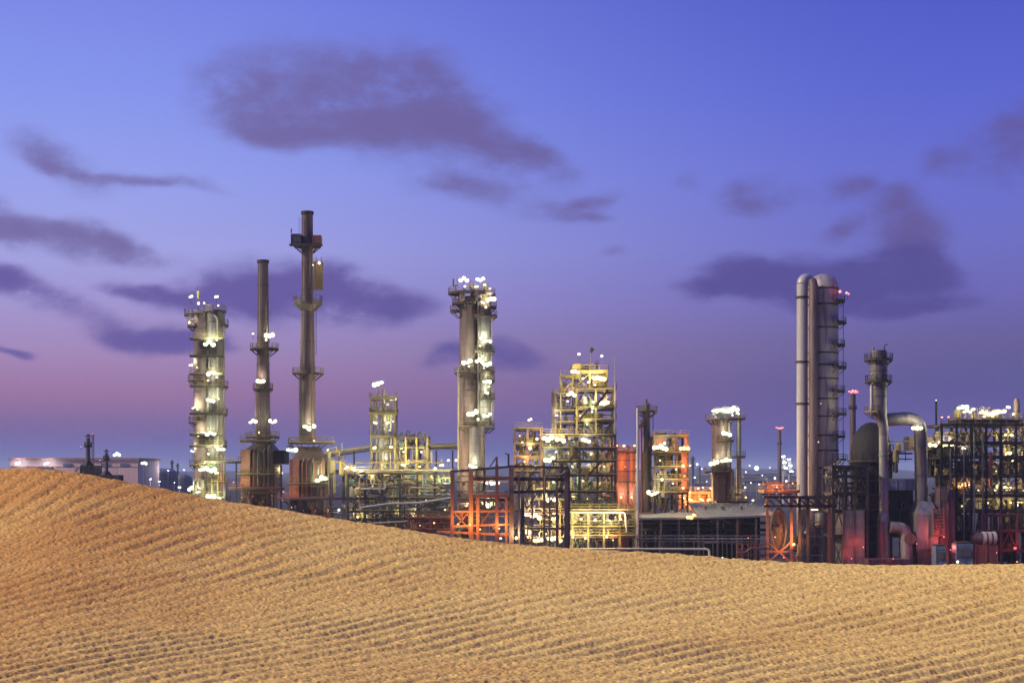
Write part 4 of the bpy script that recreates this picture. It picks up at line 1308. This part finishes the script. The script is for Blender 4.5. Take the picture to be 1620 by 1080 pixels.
q = Q('process_structure', 'orange-lit process block with a red-topped house and grey drum, behind the long shed', 'steel structure', 1060, 304)
q.frame(1033, 1084, -4, 5, [690, 716, 738, 758, 778], 4, 2, .45, DARK, DARK, OLIVE, 'f', .5)
q.box(1034, 1052, 684, 702, -3, 3, REDBOX, 'house', 3)
q.shell(1064, [(7.5, 716), (7.5, 690), (6, 686)], GALV, -1, 24, 'drum', [700], 2)
q.box(1075, 1085, 716, 778, -4.2, 3, REDBOX, 'stair_tower', 5)
q.beam((1081, 716, -4), (1081, 688, -4), 3, RED, 'post')
q.beam((1068, 689, -4), (1083, 687, -4), 3, RED, 'beam')
for a, b, c, P, r in ((1036, 707, 'y', 900, .8), (1045, 709, 'w', 700, .75), (1047, 702, 'w', 400, .5), (1078, 709, 'o', 1100, .85), (1076, 737, 'o', 900, .55), (1078, 752, 'o', 700, .3), (1076, 771, 'o', 900, .5), (1040, 728, 'y', 500, .3), (1043, 758, 'k', 900, .5), (1027, 780, 'k', 900, .8), (1036, 778, 'y', 700, .5), (1060, 764, 'y', 700, .4), (1065, 742, 'y', 500, .3)):
    q.lamp(a, b, c, P * .5, -5.6, r)
q.fill(1035, 1075, [698, 716, 738, 758, 778, 800], 1, 4, [OLIVE, STEEL, GREEN, DARK, REDBOX], .85)
q.clutter(1034, 1074, 712, 800, -4, 4, 46, [OLIVE, STEEL, GREEN, DARK, ORANGE], 'pvhdbw')

q = Q('pump_house', 'low glowing orange deck house on the far side of the long shed', 'building', 1104, 330)
q.frame(1073, 1134, -3, 6, [778, 792], 5, 2, .4, ORANGE, ORANGE, ORANGE, 'flr', .4)
q.box(1078, 1130, 782, None, 1, 6, ORANGE, 'wall', 3)
for i, (a, b) in enumerate(((1079, 787), (1089, 790), (1088, 778), (1107, 790), (1101, 772), (1122, 773), (1083, 797), (1118, 790), (1096, 800))):
    q.lamp(a, b, 'o' if i % 4 else 'y', 2600, -3.8, .6 if i % 2 else .45)

# ------------------------------------------------------------------ tower three
q = Q('fractionating_column', 'short stout column with a bright crown and bent side duct, beyond the grey roof', 'tower', 1146, 318)
q.shell(1141, [(14, None), (14, 662)], PINK, 1, 30, 'shell', [690, 712, 740, 768], 0)
q.part('dome', MB().dome(q.x(1141), 319, q.z(662), 14 * q.k, 1.6, 28), GALV)
q.pipe([(1153, None, -.4), (1153, 668, -.4)], 3.4, STEEL, 2)
q.pipe([(1143, 658, 1), (1143, 646, 1), (1168, 646, 1), (1170, 668, 1), (1170, None, 1)], 3.8, GALV, 4)
q.pipe([(1158, None, -1.4), (1158, 744, -1.4), (1150, 740, -1.2)], 2.2, STEEL, 2)
q.plat(1141, 663, 14, 24, 140, 330, 1)
q.deck(1150, 1176, 662, -3, 1, 'fr')
q.plat(1146, 697, 10, 15, 200, 340, 0)
q.plat(1139, 746, 14, 24, 150, 300, 1)
q.deck(1148, 1177, 722, -2, 2, 'fr', rm=DARK)
q.deck(1130, 1180, 792, -3, 2, 'f')
q.ladder(1162, 664, 722, 300, -1.6, True, DARK)
for a, b, c, P, dy, r in ((1133, 649, 'w', 500, -1, .85), (1143, 651, 'w', 500, -1.5, .85), (1151, 650, 'w', 500, -1.5, .8), (1160, 647, 'w', 500, -1, .9), (1166, 654, 'w', 350, -1, .6), (1157, 657, 'k', 300, -1.6, .4), (1128, 655, 'k', 200, -1, .4),
                          (1147, 687, 'w', 900, -2.6, .85), (1128, 732, 'w', 500, -1.5, .85), (1146, 727, 'w', 900, -2.6, .95), (1177, 786, 'y', 300, -2.5, .4), (1190, 791, 'y', 300, -1, .5)):
    q.lamp(a, b, c, P * .55, dy, r)
q.clutter(1150, 1180, 765, 810, -3, 1, 12, [STEEL, OLIVE, DARK], 'pvw')
# ------------------------------------------------------------------ long low shed with its pipes and railings
q = Q('shed', 'long low shed with a pale grey sheet roof and black interior, at dune edge', 'shed', 1130, 292)
x0, x1, xm = q.x(1004), q.x(1222), q.x(1104)
mb = MB()
for (xa, za0, za1, xb, zb0, zb1) in ((x0, 818, 815, xm, 817, 808), (xm, 817, 797, x1, 813, 800)):
    y0, y1 = 292 - 5, 292 + 16
    a, b, c, d = q.z(za0), q.z(za1), q.z(zb0), q.z(zb1)
    mb.add([(xa, y0, a), (xb, y0, c), (xb, y1, d), (xa, y1, b), (xa, y0, a - .35), (xb, y0, c - .35), (xb, y1, d - .35), (xa, y1, b - .35)], [(0, 1, 2, 3), (7, 6, 5, 4), (0, 4, 5, 1), (1, 5, 6, 2), (2, 6, 7, 3), (3, 7, 4, 0)])
for i in range(34):
    t = (i + .5) / 34
    mb.bar((x0 + (xm - x0) * t, 287.1, q.z(818 - t) + .05), (x0 + (xm - x0) * t, 307.8, q.z(815 - 7 * t) + .06), .14, .1)
    mb.bar((xm + (x1 - xm) * t, 287.1, q.z(817 - 4 * t) + .05), (xm + (x1 - xm) * t, 307.8, q.z(797 + 3 * t) + .06), .14, .1)
q.part('roof', mb, ROOF)
for a in (1122, 1150, 1180):
    q.part('vent', MB().lathe(q.x(a), 298, [(.35, q.z(809)), (.35, q.z(803)), (.6, q.z(803)), (.1, q.z(800))], 10), STEEL)
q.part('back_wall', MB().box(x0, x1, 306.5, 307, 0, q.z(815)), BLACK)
for a in (1012, 1042, 1070, 1100, 1130, 1161, 1190, 1220):
    q.beam((a, None, -4.6), (a, 818, -4.6), 3, STEEL, 'column')
for a, b in ((1046, 1064), (1076, 1094), (1168, 1186)):
    q.box(a, b, 828, None, 1.5, 5, DARK, 'machine', 3)
q.pipe([(1164, 842, -3.6), (1164, 824, -3.6), (1172, 822, -3.6)], 2.2, STEEL, 2)
q.pipe([(1118, 824, -4), (1138, 820, -4), (1150, 826, -4)], 1.4, GALV, 2)
q.lamp(1088, 815, 'o', 700, -5.8, .75)
q.lamp(1210, 799, 'o', 500, 0, .4)
q.clutter(1010, 1220, 822, 862, -4.2, 3, 26, [STEEL, DARK, GALV, DARK], 'pvhb')

for lab, py, D, a0, a1, r, m in (('long pale lilac pipe lying along the dune edge before the shed', 868, 266, 900, 1122, 1.9, WHITE), ('thin grey pipe run behind the lilac pipe, before the dark shed', 852, 272, 1000, 1215, 1.2, GALV)):
    q = Q('ground_pipeline', lab, 'pipe', (a0 + a1) / 2, D)
    q.pipe([(a0, py, 0), (a1, py, 0), (a1, None, 0)], r, m, 2, name='shell')
    for i in range(5):
        a = a0 + (a1 - a0) * (i + .5) / 5
        q.beam((a, None, .1), (a, py + r * .9, .1), 1.6, DARK, 'support')
q = Q('service_frame', 'low yellow-lit service rack on pipe legs beside the white mast', 'steel frame', 965, 270)
q.frame(905, 1004, -2, 3, [806, 832, 846], 5, 2, .35, OLIVE, DARK, OLIVE, 'f', .5)
q.pipe([(900, 809, -2.3), (987, 809, -2.3), (990, 840, -2.3)], 1.4, WHITE, 2)
q.clutter(906, 1002, 806, 855, -2, 2, 34, [OLIVE, CREAM, WHITE, RED, STEEL], 'pvhdbw')
for a, b, c, P in ((918, 820, 'y', 900), (940, 822, 'k', 800), (962, 822, 'k', 700), (980, 820, 'y', 700), (925, 850, 'y', 800), (958, 848, 'y', 500), (905, 848, 'y', 700)):
    q.lamp(a, b, c, P, -2.9, .38)
q.lamp(968, 853, 'o', 300, -2.9, .25)
q = Q('railing', 'red pipe railing standing at the dune edge before the shed', 'railing', 1190, 264)
mb = MB()
for a in range(1166, 1218, 9):
    mb.bar((q.x(a), 264, 0), (q.x(a), 264, q.z(859)), .22)
q.part('posts', mb, RED)
for b in (860, 868, 877):
    q.beam((1164, b, 0), (1216, b, 0), 1.6, RED, 'rail')
q.pipe([(1164, 873, -.6), (1180, 873, -.6), (1186, 866, -.6), (1214, 866, -.6)], 1.4, PINK, 2)
q.lamp(1182, 850, 'r', 250, -1.2, .2)
q = Q('railing', 'grey tube railing along the front of the dark shed', 'railing', 1090, 276)
mb = MB()
for a in range(1008, 1200, 15):
    mb.bar((q.x(a), 276, 0), (q.x(a), 276, q.z(846)), .16)
q.part('posts', mb, STEEL)
for b in (847, 856):
    q.beam((1004, b, 0), (1202, b, 0), 1.1, GALV, 'rail')
q = Q('bollard_light', 'small white light on a short post at the dune edge before the shed', 'bollard light', 1143, 262)
q.part('pole', MB().tube([(q.x(1143), 262, 0), (q.x(1143), 262, q.z(885))], .12, 8), POLE)
q.lamp(1143, 882, 'k', 150, 0, .3, .3)
q = Q('bollard_light', 'small white light on a short post at the dune edge below the tall pink boxes', 'bollard light', 1515, 262)
q.part('pole', MB().tube([(q.x(1515), 262, 0), (q.x(1515), 262, q.z(892))], .12, 8), POLE)
q.lamp(1515, 888.5, 'w', 200, 0, .4, .3)

# ------------------------------------------------------------------ the great grey column and its white riser
q = Q('reactor_column', 'great grey riveted column with domed top joined to a white riser pipe', 'tower', 1300, 312)
q.shell(1307, [(24, None), (24, 453)], VESSEL, 3, 44, 'shell', [455, 480, 517, 557, 576, 598, 630, 658, 688, 712, 740], 23, .2)
q.pipe([(1269, None, 0), (1269, 449, 0)], 8.6, WHITE, None, n=28, name='riser', flange=False)
arch = [(q.x(1277.5) - 8.5 * q.k * math.cos(R(t)), 312 + .9 * (1 - math.cos(R(t))), q.z(449) + 8.5 * q.k * 1.05 * math.sin(R(t))) for t in range(0, 181, 12)]
q.part('bend', MB().tube(arch, [(8.6 - .9 * i / 15) * q.k for i in range(len(arch))], 28), WHITE)
q.part('side_duct', MB().tube([(q.x(1284.5), 310.6, 0), (q.x(1284.5), 310.6, q.z(452)), (q.x(1284.5), 311.4, q.z(446))], 7 * q.k, 24), PINK)
for b in (470, 572, 638):
    q.part('clamp', MB().lathe(q.x(1269), 312, [(8.7 * q.k, q.z(b + 2)), (10.2 * q.k, q.z(b + 2)), (10.2 * q.k, q.z(b - 1)), (8.7 * q.k, q.z(b - 1))], 28), DARK)
    q.beam((1276, b, -1.2), (1290, b + 14, -1.2), 2.2, DARK, 'tie')
for i, b in enumerate((475, 509, 545, 580, 618, 654, 690, 726)):
    q.plat(1312, b, 19, 30 if i % 2 else 28, 285, 400, 2, True, DARK, DARK)
q.ladder(1333, 476, 770, 340, -.6, True, DARK)
q.lamp(1326, 463, 'r', 160, -1.8, .55)
q.lamp(1340, 465, 'r', 160, -.5, .6)
q.lamp(1290, 640, 'o', 900, -5.5, .2)
q.lamp(1284, 700, 'o', 1500, -7, .25)
q.lamp(1296, 752, 'o', 1200, -7, .25)
q.pipe([(1318, 775, -3), (1318, 735, -3), (1326, 728, -2)], 2.6, GALV, 2)
q.pipe([(1328, 775, -3), (1326, 745, -3), (1316, 738, -2.5)], 1.6, STEEL, 2)
q.clutter(1294, 1340, 735, 790, -4, -2, 14, [STEEL, GALV, DARK, PINK], 'pvdbw')
for lab, px, top, D, r in (('far red-lit chimney standing in the haze short of the white riser', 1233, 676, 900, 2.7), ('far chimney with red-lit tip seen between the grey column and the flue', 1349, 619, 640, 4.6)):
    q = Q('chimney', lab, 'chimney', px, D, 'far red-lit chimneys')
    q.shell(px, [(r * 1.25, None), (r, top + 4)], PINK, 0, 20, 'shaft', [top + 24, top + 50])
    q.plat(px, top + 26, r, r * 1.5, 0, 360, 0, True, rm=DARK)
    for a in (-3.5, 0, 3.5):
        q.lamp(px + a, top + 1, 'r', 500, -1.2, .9)
for i, (a, b, lab) in enumerate(((1240, 722, 'far pale floodlit column beside the far red chimney, taller'), (1249, 727, 'far pale floodlit column beside the far red chimney, shorter'))):
    q = Q('process_column', lab, 'tower', a, 880, 'far floodlit columns')
    q.shell(a, [(2.6, None), (2.6, b)], WHITE, 0, 16, 'shell', [b + 6, b + 14], 1.5)
    for j in range(3):
        q.plat(a, b + 2 + j * 9, 2.6, 4.6, 0, 360, 0, True, rm=GALV, m=GALV)
        q.lamp(a - 2 + j * 2, b + j * 9, 'c', 2500, -2.6, .9)
q = Q('reel_frame', 'orange-red portal rack holding a tall oval wheel at the dune edge', 'steel frame', 1270, 268)
for a, m in ((1214, ORANGE), (1252, ORANGE), (1312, RED), (1265, DARK), (1278, DARK)):
    q.beam((a, None, 0), (a, 788, 0), 4, m, 'column')
for b in (786, 800):
    q.beam((1208, b, 0), (1322, b, 0), 4, DARK, 'beam')
for i in range(8):
    a = 1214 + i * 12.5
    q.beam((a, 788, 0), (a + 12.5, 799, 0), 2, DARK, 'brace')
q.beam((1214, 872, 0), (1252, 872, 0), 3, ORANGE, 'beam')
q.beam((1216, 888, 0), (1250, 858, 0), 2.4, ORANGE, 'brace')
q.beam((1216, 858, 0), (1250, 888, 0), 2.4, ORANGE, 'brace')
mb = MB()
cx, cz = q.x(1233), q.z(838)
pts = [(cx + 11.5 * q.k * math.cos(R(a)), 269, cz + 33 * q.k * math.sin(R(a))) for a in range(0, 361, 12)]
mb.tube(pts, .28, 8, None, False)
for a in range(0, 180, 20):
    mb.bar((cx + 11 * q.k * math.cos(R(a)), 269, cz + 32 * q.k * math.sin(R(a))), (cx - 11 * q.k * math.cos(R(a)), 269, cz - 32 * q.k * math.sin(R(a))), .16)
mb.tube([(cx, 268.2, cz), (cx, 270.2, cz)], .7, 14)
q.part('wheel', mb, BROWN)
q.part('guard', MB().box(cx - 9 * q.k, cx + 9 * q.k, 269.6, 270.0, cz - 30 * q.k, cz + 28 * q.k), REDBOX)
q.deck(1206, 1262, 776, -2, 5, 'flr', RED, ORANGE)
q.deck(1262, 1322, 786, -1, 5, '', DARK)
q.lamp(1253, 860, 'o', 1300, -1.6, .5)
q.lamp(1236, 880, 'r', 700, -2.5, .22)
q.lamp(1222, 848, 'o', 300, -2.8, .2)
q.lamp(1225, 770, 'o', 700, -2.5, .25)
q.lamp(1250, 764, 'o', 700, -2.5, .25)
q.tubelight(1284, 1296, 806, 'k', 300, .8)
q.clutter(1258, 1312, 806, 885, 1, 6, 22, [DARK, STEEL, RED, GALV], 'pvhdbw')
q.clutter(1208, 1260, 762, 784, -1, 4, 12, [ORANGE, RED], 'pvbh')

# ------------------------------------------------------------------ heater block with flue and ducts
q = Q('truss_tower', 'dark lattice structure with pinkish clad base, under the great grey column', 'steel structure', 1340, 284)
q.frame(1312, 1366, -3, 5, [737, 752, 778, 806, 845], 4, 2, .4, DARK, DARK, DARK, 'f', .9)
q.box(1327, 1360, 806, None, -3.6, 3, GALVB, 'cladding', 6)
q.lamp(1352, 862, 'r', 1500, -7, .2)
q.lamp(1335, 880, 'r', 1000, -6.5, .2)
q.clutter(1316, 1364, 735, 806, -3, 4, 26, [DARK, STEEL, DARK], 'pvhdbw')

q = Q('fired_heater', 'big near-black conical heater with a grey platformed flue rising from its back', 'heater', 1388, 286)
q.shell(1388, [(32.5, None), (32.5, 716)], BLACK, 5, 40, 'firebox', [738, 760, 782, 806, 832, 858], 50, .1)
for a in range(190, 351, 20):
    c_, s_ = math.cos(R(a)), math.sin(R(a))
    x_, y_ = q.x(1388) + c_ * 32.6 * q.k, 291 + s_ * 32.6 * q.k
    q.part('stiffener', MB().bar((x_, y_, 0), (x_, y_, q.z(716)), .16), DARK)
q.plat(1388, 728, 32.5, 41, 190, 350, 5, True, DARK, DARK)
q.shell(1385, [(12.5, 642), (12.5, 604), (14, 602), (14, 574), (12.5, 571), (12.5, 556)], GALVB, -2.4, 30, 'flue', [588, 616, 628])
q.part('flue_reducer', MB().tube([(q.x(a), 286 - 2.4, q.z(b)) for a, b in ((1385, 642), (1386, 650), (1390, 662), (1393, 676), (1393, 690))], [12.5 * q.k, 12 * q.k, 9 * q.k, 7.4 * q.k, 7.2 * q.k], 28), GALVB)
q.plat(1385, 570, 12, 22, 0, 360, -2.4, True, DARK, DARK)
q.plat(1385, 604, 12, 21, 0, 360, -2.4, True, DARK, DARK)
q.plat(1385, 652, 10, 22, 110, 250, -2.4, True, STEEL, OLIVE)
q.pipe([(1377, 560, -2.4), (1377, 551, -2.4)], 1.6, OLIVE, None)
q.pipe([(1394, 562, -2.4), (1394, 548, -2.4), (1399, 546, -2.4)], 1, DARK, None)
q.pipe([(1373, 660, -3), (1373, 610, -3)], 2.6, WHITE, None)
q.pipe([(1393, None, -2.4), (1393, 684, -2.4)], 7.2, GALV, 3, 'duct', 22)
q.part('duct_cone', MB().lathe(q.x(1393), 283.6, [(10 * q.k, 0), (10 * q.k, q.z(823)), (7.3 * q.k, q.z(810))], 26), GALV)
q.pipe([(1400, 664, -.5), (1455, 660, -.5), (1457, 795, -.5)], 10.2, GALVB, 2.2, 'elbow_duct', 24)
q.lamp(1443, 676, 'k', 900, -3.5, .85)
q.lamp(1388, 640, 'y', 100, -2, .2)
q.box(1405, 1446, 757, 775, 0, 8, BLUE, 'air_preheater', 2)
q.box(1407, 1446, 775, 850, 1, 8, BLACK, 'housing', 3)
mb = MB()
z_a, z_b, z_c = q.z(792), q.z(812), q.z(866)
mb.add([(q.x(a), y, z) for a, y, z in ((1448, 283, z_a), (1467, 283, z_a), (1467, 289, z_a), (1448, 289, z_a), (1440, 281.5, z_b), (1474, 281.5, z_b), (1474, 290, z_b), (1440, 290, z_b), (1440, 281.5, z_c), (1474, 281.5, z_c), (1474, 290, z_c), (1440, 290, z_c), (1446, 283, 0), (1472, 283, 0), (1472, 289, 0), (1446, 289, 0))],
       [(f + k, f + (k + 1) % 4, f + 4 + (k + 1) % 4, f + 4 + k)[::-1] for f in (0, 4, 8) for k in range(4)])
q.part('transition_box', mb, GALV)
mb = MB()
for i in range(9):
    z_ = q.z(846) + i * .62
    mb.box(q.x(1464), q.x(1480), 280.6, 281.2, z_, z_ + .36)
mb.box(q.x(1463), q.x(1464.5), 280.4, 281.4, q.z(847), q.z(802))
mb.box(q.x(1479.5), q.x(1481), 280.4, 281.4, q.z(847), q.z(802))
q.part('louvre', mb, PINK)
q.lamp(1474, 846, 'r', 3200, -8.0, .2)
q.pipe([(1400, 832, -4), (1424, 834, -4), (1427, None, -4)], 9, GALV, 2, 'fan_duct', 20)
q.part('fan', MB().tube([(q.x(1428), 280.5, q.z(850)), (q.x(1428), 283, q.z(850))], 9 * q.k, 20), PINK)
q.lamp(1430, 856, 'r', 500, -9, .18)
q.box(1357, 1420, 880, None, -9, -5, PINK, 'plinth', 2)
q.lamp(1390, 878, 'r', 500, -11, .15)
q.clutter(1408, 1446, 690, 756, -1, 4, 14, [STEEL, OLIVE, DARK], 'pvhdb')
q.clutter(1424, 1440, 790, 880, -3, 1, 8, [STEEL, GALV, DARK], 'pvb')

for lab, a0, a1, top, D, m, red in (('tall pinkish ribbed duct box by the louvred box, wider', 1487, 1500, 772, 282, PINK, True), ('tall pinkish ribbed duct box by the dark plant, narrower', 1501, 1511, 778, 284, PINK, False),
                               ('squat blue-grey cabinet below the louvred box', 1481, 1496, 864, 276, BLUE, False), ('squat blue-grey cabinet before the striped motor', 1513, 1538, 860, 276, BLUE, False)):
    q = Q('equipment_cabinet', lab, 'cabinet', (a0 + a1) / 2, D)
    q.box(a0, a1, top, None, 0, 3, m, 'housing', 5)
    q.box(a0 + 1, a1 - 1, top - 3, top, .4, 2.6, DARK, 'lid')
    q.box(a0 + 2, a1 - 2, top + 8, top + 20, -.25, -.08, STEEL, 'door')
    if red:
        q.lamp(a0 + 8, 868, 'r', 900, -3.5, .18)

# ------------------------------------------------------------------ dark process block at the far side
q = Q('process_structure', 'sprawling dark process block with yellow-lit decks behind the elbow duct', 'steel structure', 1560, 296)
q.frame(1478, 1640, -5, 8, [672, 700, 722, 752, 782, 806], 8, 2, .45, BLACK, DARK, DARK, 'f', .75)
q.frame(1512, 1608, -3, 4, [664], 5, 2, .35, OLIVE, DARK, OLIVE, 'flr', .3, True, 672)
q.frame(1540, 1640, -7, -4, [812, 836, 866], 5, 2, .45, RED, RED, RED, 'f', .3)
q.shell(1608, [(5, 670), (5, 638), (3, 630)], STEEL, 0, 18, 'vent_stack', [650])
q.box(1442, 1480, 690, 712, 2, 6, DARK, 'deck_house', 2)
for a in (1490, 1511, 1527, 1540):
    q.pipe([(a, None, -5.8), (a, 680 + (a % 7) * 5, -5.8)], 1.3, GALV, None)
q.pipe([(1553, 770, -5.6), (1553, 715, -5.6)], 3, REDBOX, None)
for i, (a, b, c, P, dy, r) in enumerate(((1516, 647, 'w', 500, -3, .8), (1523, 651, 'w', 400, -3, .6), (1532, 649, 'w', 300, -3, .5), (1544, 652, 'y', 700, -3.4, .5), (1556, 655, 'y', 900, -3.4, .7), (1566, 653, 'k', 700, -3.4, .6), (1576, 652, 'k', 600, -3.4, .6), (1587, 645, 'c', 300, -3, .5), (1548, 660, 'y', 500, -3.6, .4), (1594, 656, 'y', 300, -3.4, .35),
                            (1472, 703, 'y', 700, 1, .6), (1484, 702, 'y', 700, -5.6, .65), (1494, 704, 'k', 500, -5.6, .45), (1508, 704, 'k', 500, -5.6, .55), (1515, 710, 'k', 400, -5.6, .5), (1593, 687, 'y', 700, -5.8, .6), (1580, 697, 'y', 500, -5.8, .45), (1594, 717, 'y', 600, -5.8, .6), (1594, 729, 'y', 400, -5.8, .4), (1576, 722, 'y', 400, -5.8, .4), (1603, 722, 'k', 300, -5.8, .35),
                            (1516, 768, 'o', 500, -5.8, .6), (1527, 767, 'k', 600, -5.8, .6), (1532, 773, 'y', 400, -5.8, .4), (1545, 775, 'k', 300, -5.8, .3), (1575, 776, 'y', 500, -5.8, .45), (1583, 774, 'k', 400, -5.8, .4), (1594, 772, 'y', 600, -5.8, .55), (1612, 776, 'y', 500, -5.8, .45), (1598, 798, 'k', 400, -5.8, .4), (1560, 795, 'y', 250, -5.8, .3), (1520, 800, 'y', 250, -5.8, .3),
                            (1600, 795, 'y', 300, -5.8, .3), (1616, 815, 'k', 200, -5.8, .3), (1570, 745, 'y', 200, -5.8, .2))):
    q.lamp(a, b, c, P if i < 10 else P * 2.2, dy if i < 10 else q.rnd.uniform(-4.8, 1.5), r * 1.15)
q.lamp(1480, 661, 'r', 120, -4.5, .42)
q.lamp(1490, 661, 'r', 120, -4.5, .35)
q.lamp(1583, 863, 'r', 700, -8.5, .55)
q.lamp(1586, 884, 'o', 300, -8.5, .3)
for i, (a0, a1, b0, b1, m) in enumerate(((1482, 1516, 706, 752, BLACK), (1520, 1560, 690, 722, BLACK), (1530, 1575, 728, 768, DARK), (1566, 1600, 735, 770, BLACK), (1490, 1530, 780, 830, BLACK), (1545, 1600, 782, 812, DARK), (1600, 1640, 700, 750, BLACK), (1600, 1640, 790, 840, DARK), (1520, 1545, 815, 880, BLACK), (1578, 1620, 840, 890, BLACK))):
    q.box(a0, a1, b0, b1, 4, 7.5, m, 'housing', 3)  # dark backing boxes added so no sky shows through the block
q.fill(1482, 1636, [674, 700, 722, 752, 782, 806, 840], -1, 4, [DARK, OLIVE, STEEL, CREAM, BROWN], .95, 9)
q.clutter(1482, 1630, 676, 800, -5, 6, 96, [BLACK, DARK, STEEL, OLIVE, DARK, DARK], 'pvhdbwv')
q.clutter(1514, 1606, 645, 664, -3, 2, 26, [OLIVE, CREAM, STEEL], 'vwbdv')
q = Q('light_mast', 'thin dark mast with a pale tip above the two red lamps', 'mast', 1481, 300)
q.pipe([(1481, None, 0), (1481, 634, 0)], 1.6, BLACK, None, name='pole')
q.lamp(1481, 633, 'c', 20, 0, .22, .3)
q = Q('electric_motor', 'horizontal round motor drum with red-lit pale stripes on a red stand', 'motor', 1557, 283)
mb = MB().tube([(q.x(1540), 283, q.z(851)), (q.x(1576), 283, q.z(851))], 9 * q.k, 24)
q.part('shell', mb, STEEL)
for a in (1556, 1564, 1572):
    q.part('band', MB().tube([(q.x(a - 2.4), 283, q.z(851)), (q.x(a + 2.4), 283, q.z(851))], 10.6 * q.k, 24), WHITE)
q.part('end_cap', MB().tube([(q.x(1536), 283, q.z(851)), (q.x(1540), 283, q.z(851))], [6 * q.k, 8 * q.k], 20), DARK)
q.box(1542, 1576, 861, None, -.8, .8, RED, 'stand', 2)
q.lamp(1566, 872, 'r', 300, -4, .15)

# ------------------------------------------------------------------ far town in the haze
rt = random.Random(11)
spots = [(1088, 748, 1500), (1092, 737, 1300), (1103, 735, 1500), (1110, 742, 1700), (1099, 756, 1100), (1186, 737, 1500), (1197, 743, 1000), (1188, 764, 1200), (1201, 767, 1000), (1214, 764, 1300), (1222, 770, 1100), (1206, 752, 1600),
         (1180, 747, 1400), (1234, 745, 1800), (1247, 742, 2000), (1252, 736, 1500), (1218, 740, 1600), (1226, 757, 1500), (1244, 762, 1100), (1179, 772, 900), (1216, 778, 850), (1228, 782, 800), (1118, 762, 1000), (1112, 772, 900), (270, 752, 1100), (296, 753, 1200), (222, 752, 1300), (276, 764, 800), (1125, 748, 1800)]
for i, (a, b, d) in enumerate(spots):
    p = Q('street_lamp', 'tiny cold street lamp among the hazy far-off town lights', 'street lamp', a, d, 'street lamps of the far-off town')
    x, z = p.x(a), p.z(b)
    p.part('pole', MB().tube([(x, d, 0), (x, d, z)], [.25, .15], 6), POLE)
    big = 2.0 if (a, b) == (1197, 743) else rt.uniform(.5, 1.0)
    p.part('bulb', MB().ball((x, d, z + big * .6), big * d / 1300, 9, 6), BULB['c' if i % 5 else 'k'])
far = [(1095, 722, 5, 1350, 'far hazy slim process column'), (1084, 732, 3, 1300, 'far hazy short process column beside the lit block'), (1106, 738, 4, 1500, 'far hazy process column closest to the stout column'), (272, 728, 3, 1000, 'far hazy slim vent stack near the first tower'), (281, 733, 2.5, 1000, 'far hazy shorter vent stack near the first tower')]
for a, b, w, d, lab in far:
    q = Q('process_column', lab, 'tower', a, d, 'far hazy columns')
    q.shell(a, [(w * .6, None), (w * .6, b)], GALV, 0, 14, 'shell', [b + 8, b + 18], 1)
    q.plat(a, b + 4, w * .6, w, 0, 360, 0, True, rm=GALV, m=GALV)
    q.plat(a, b + 15, w * .6, w, 0, 360, 0, True, rm=GALV, m=GALV)
for i in range(16):
    a = (1178 + i * 5.6) if i < 12 else (1078 + (i - 12) * 12)
    d = rt.uniform(1300, 2600)
    w, h = rt.uniform(14, 40), rt.uniform(5, 15)
    q = Q('town_building', 'tiny flat-roofed building in the hazy far-off town', 'building', a, d, 'buildings of the far-off town')
    x = q.x(a)
    q.part('wall', MB().box(x - w / 2, x + w / 2, d, d + 14, 0, h), CONC)
    q.part('roof', MB().box(x - w / 2 - .5, x + w / 2 + .5, d - .5, d + 14.5, h, h + .8), DARK)

# ------------------------------------------------------------------ air
HAZE = True
if HAZE:
    hz = MB().box(-14500, 14500, -40, 14500, -4, 86).build('haze', mat('haze_air', (.5, .5, .5)))
    hm_ = bpy.data.materials.new('haze_air_volume')
    hm_.use_nodes = True
    t_ = hm_.node_tree
    t_.nodes.clear()
    pv = t_.nodes.new('ShaderNodeVolumePrincipled')
    pv.inputs['Color'].default_value = (.62, .72, .95, 1)
    pv.inputs['Density'].default_value = .00011
    mo = t_.nodes.new('ShaderNodeOutputMaterial')
    t_.links.new(pv.outputs[0], mo.inputs['Volume'])
    hz.data.materials.clear()
    hz.data.materials.append(hm_)
    tag(hz, 'thin blue evening haze', 'haze', kind='stuff')
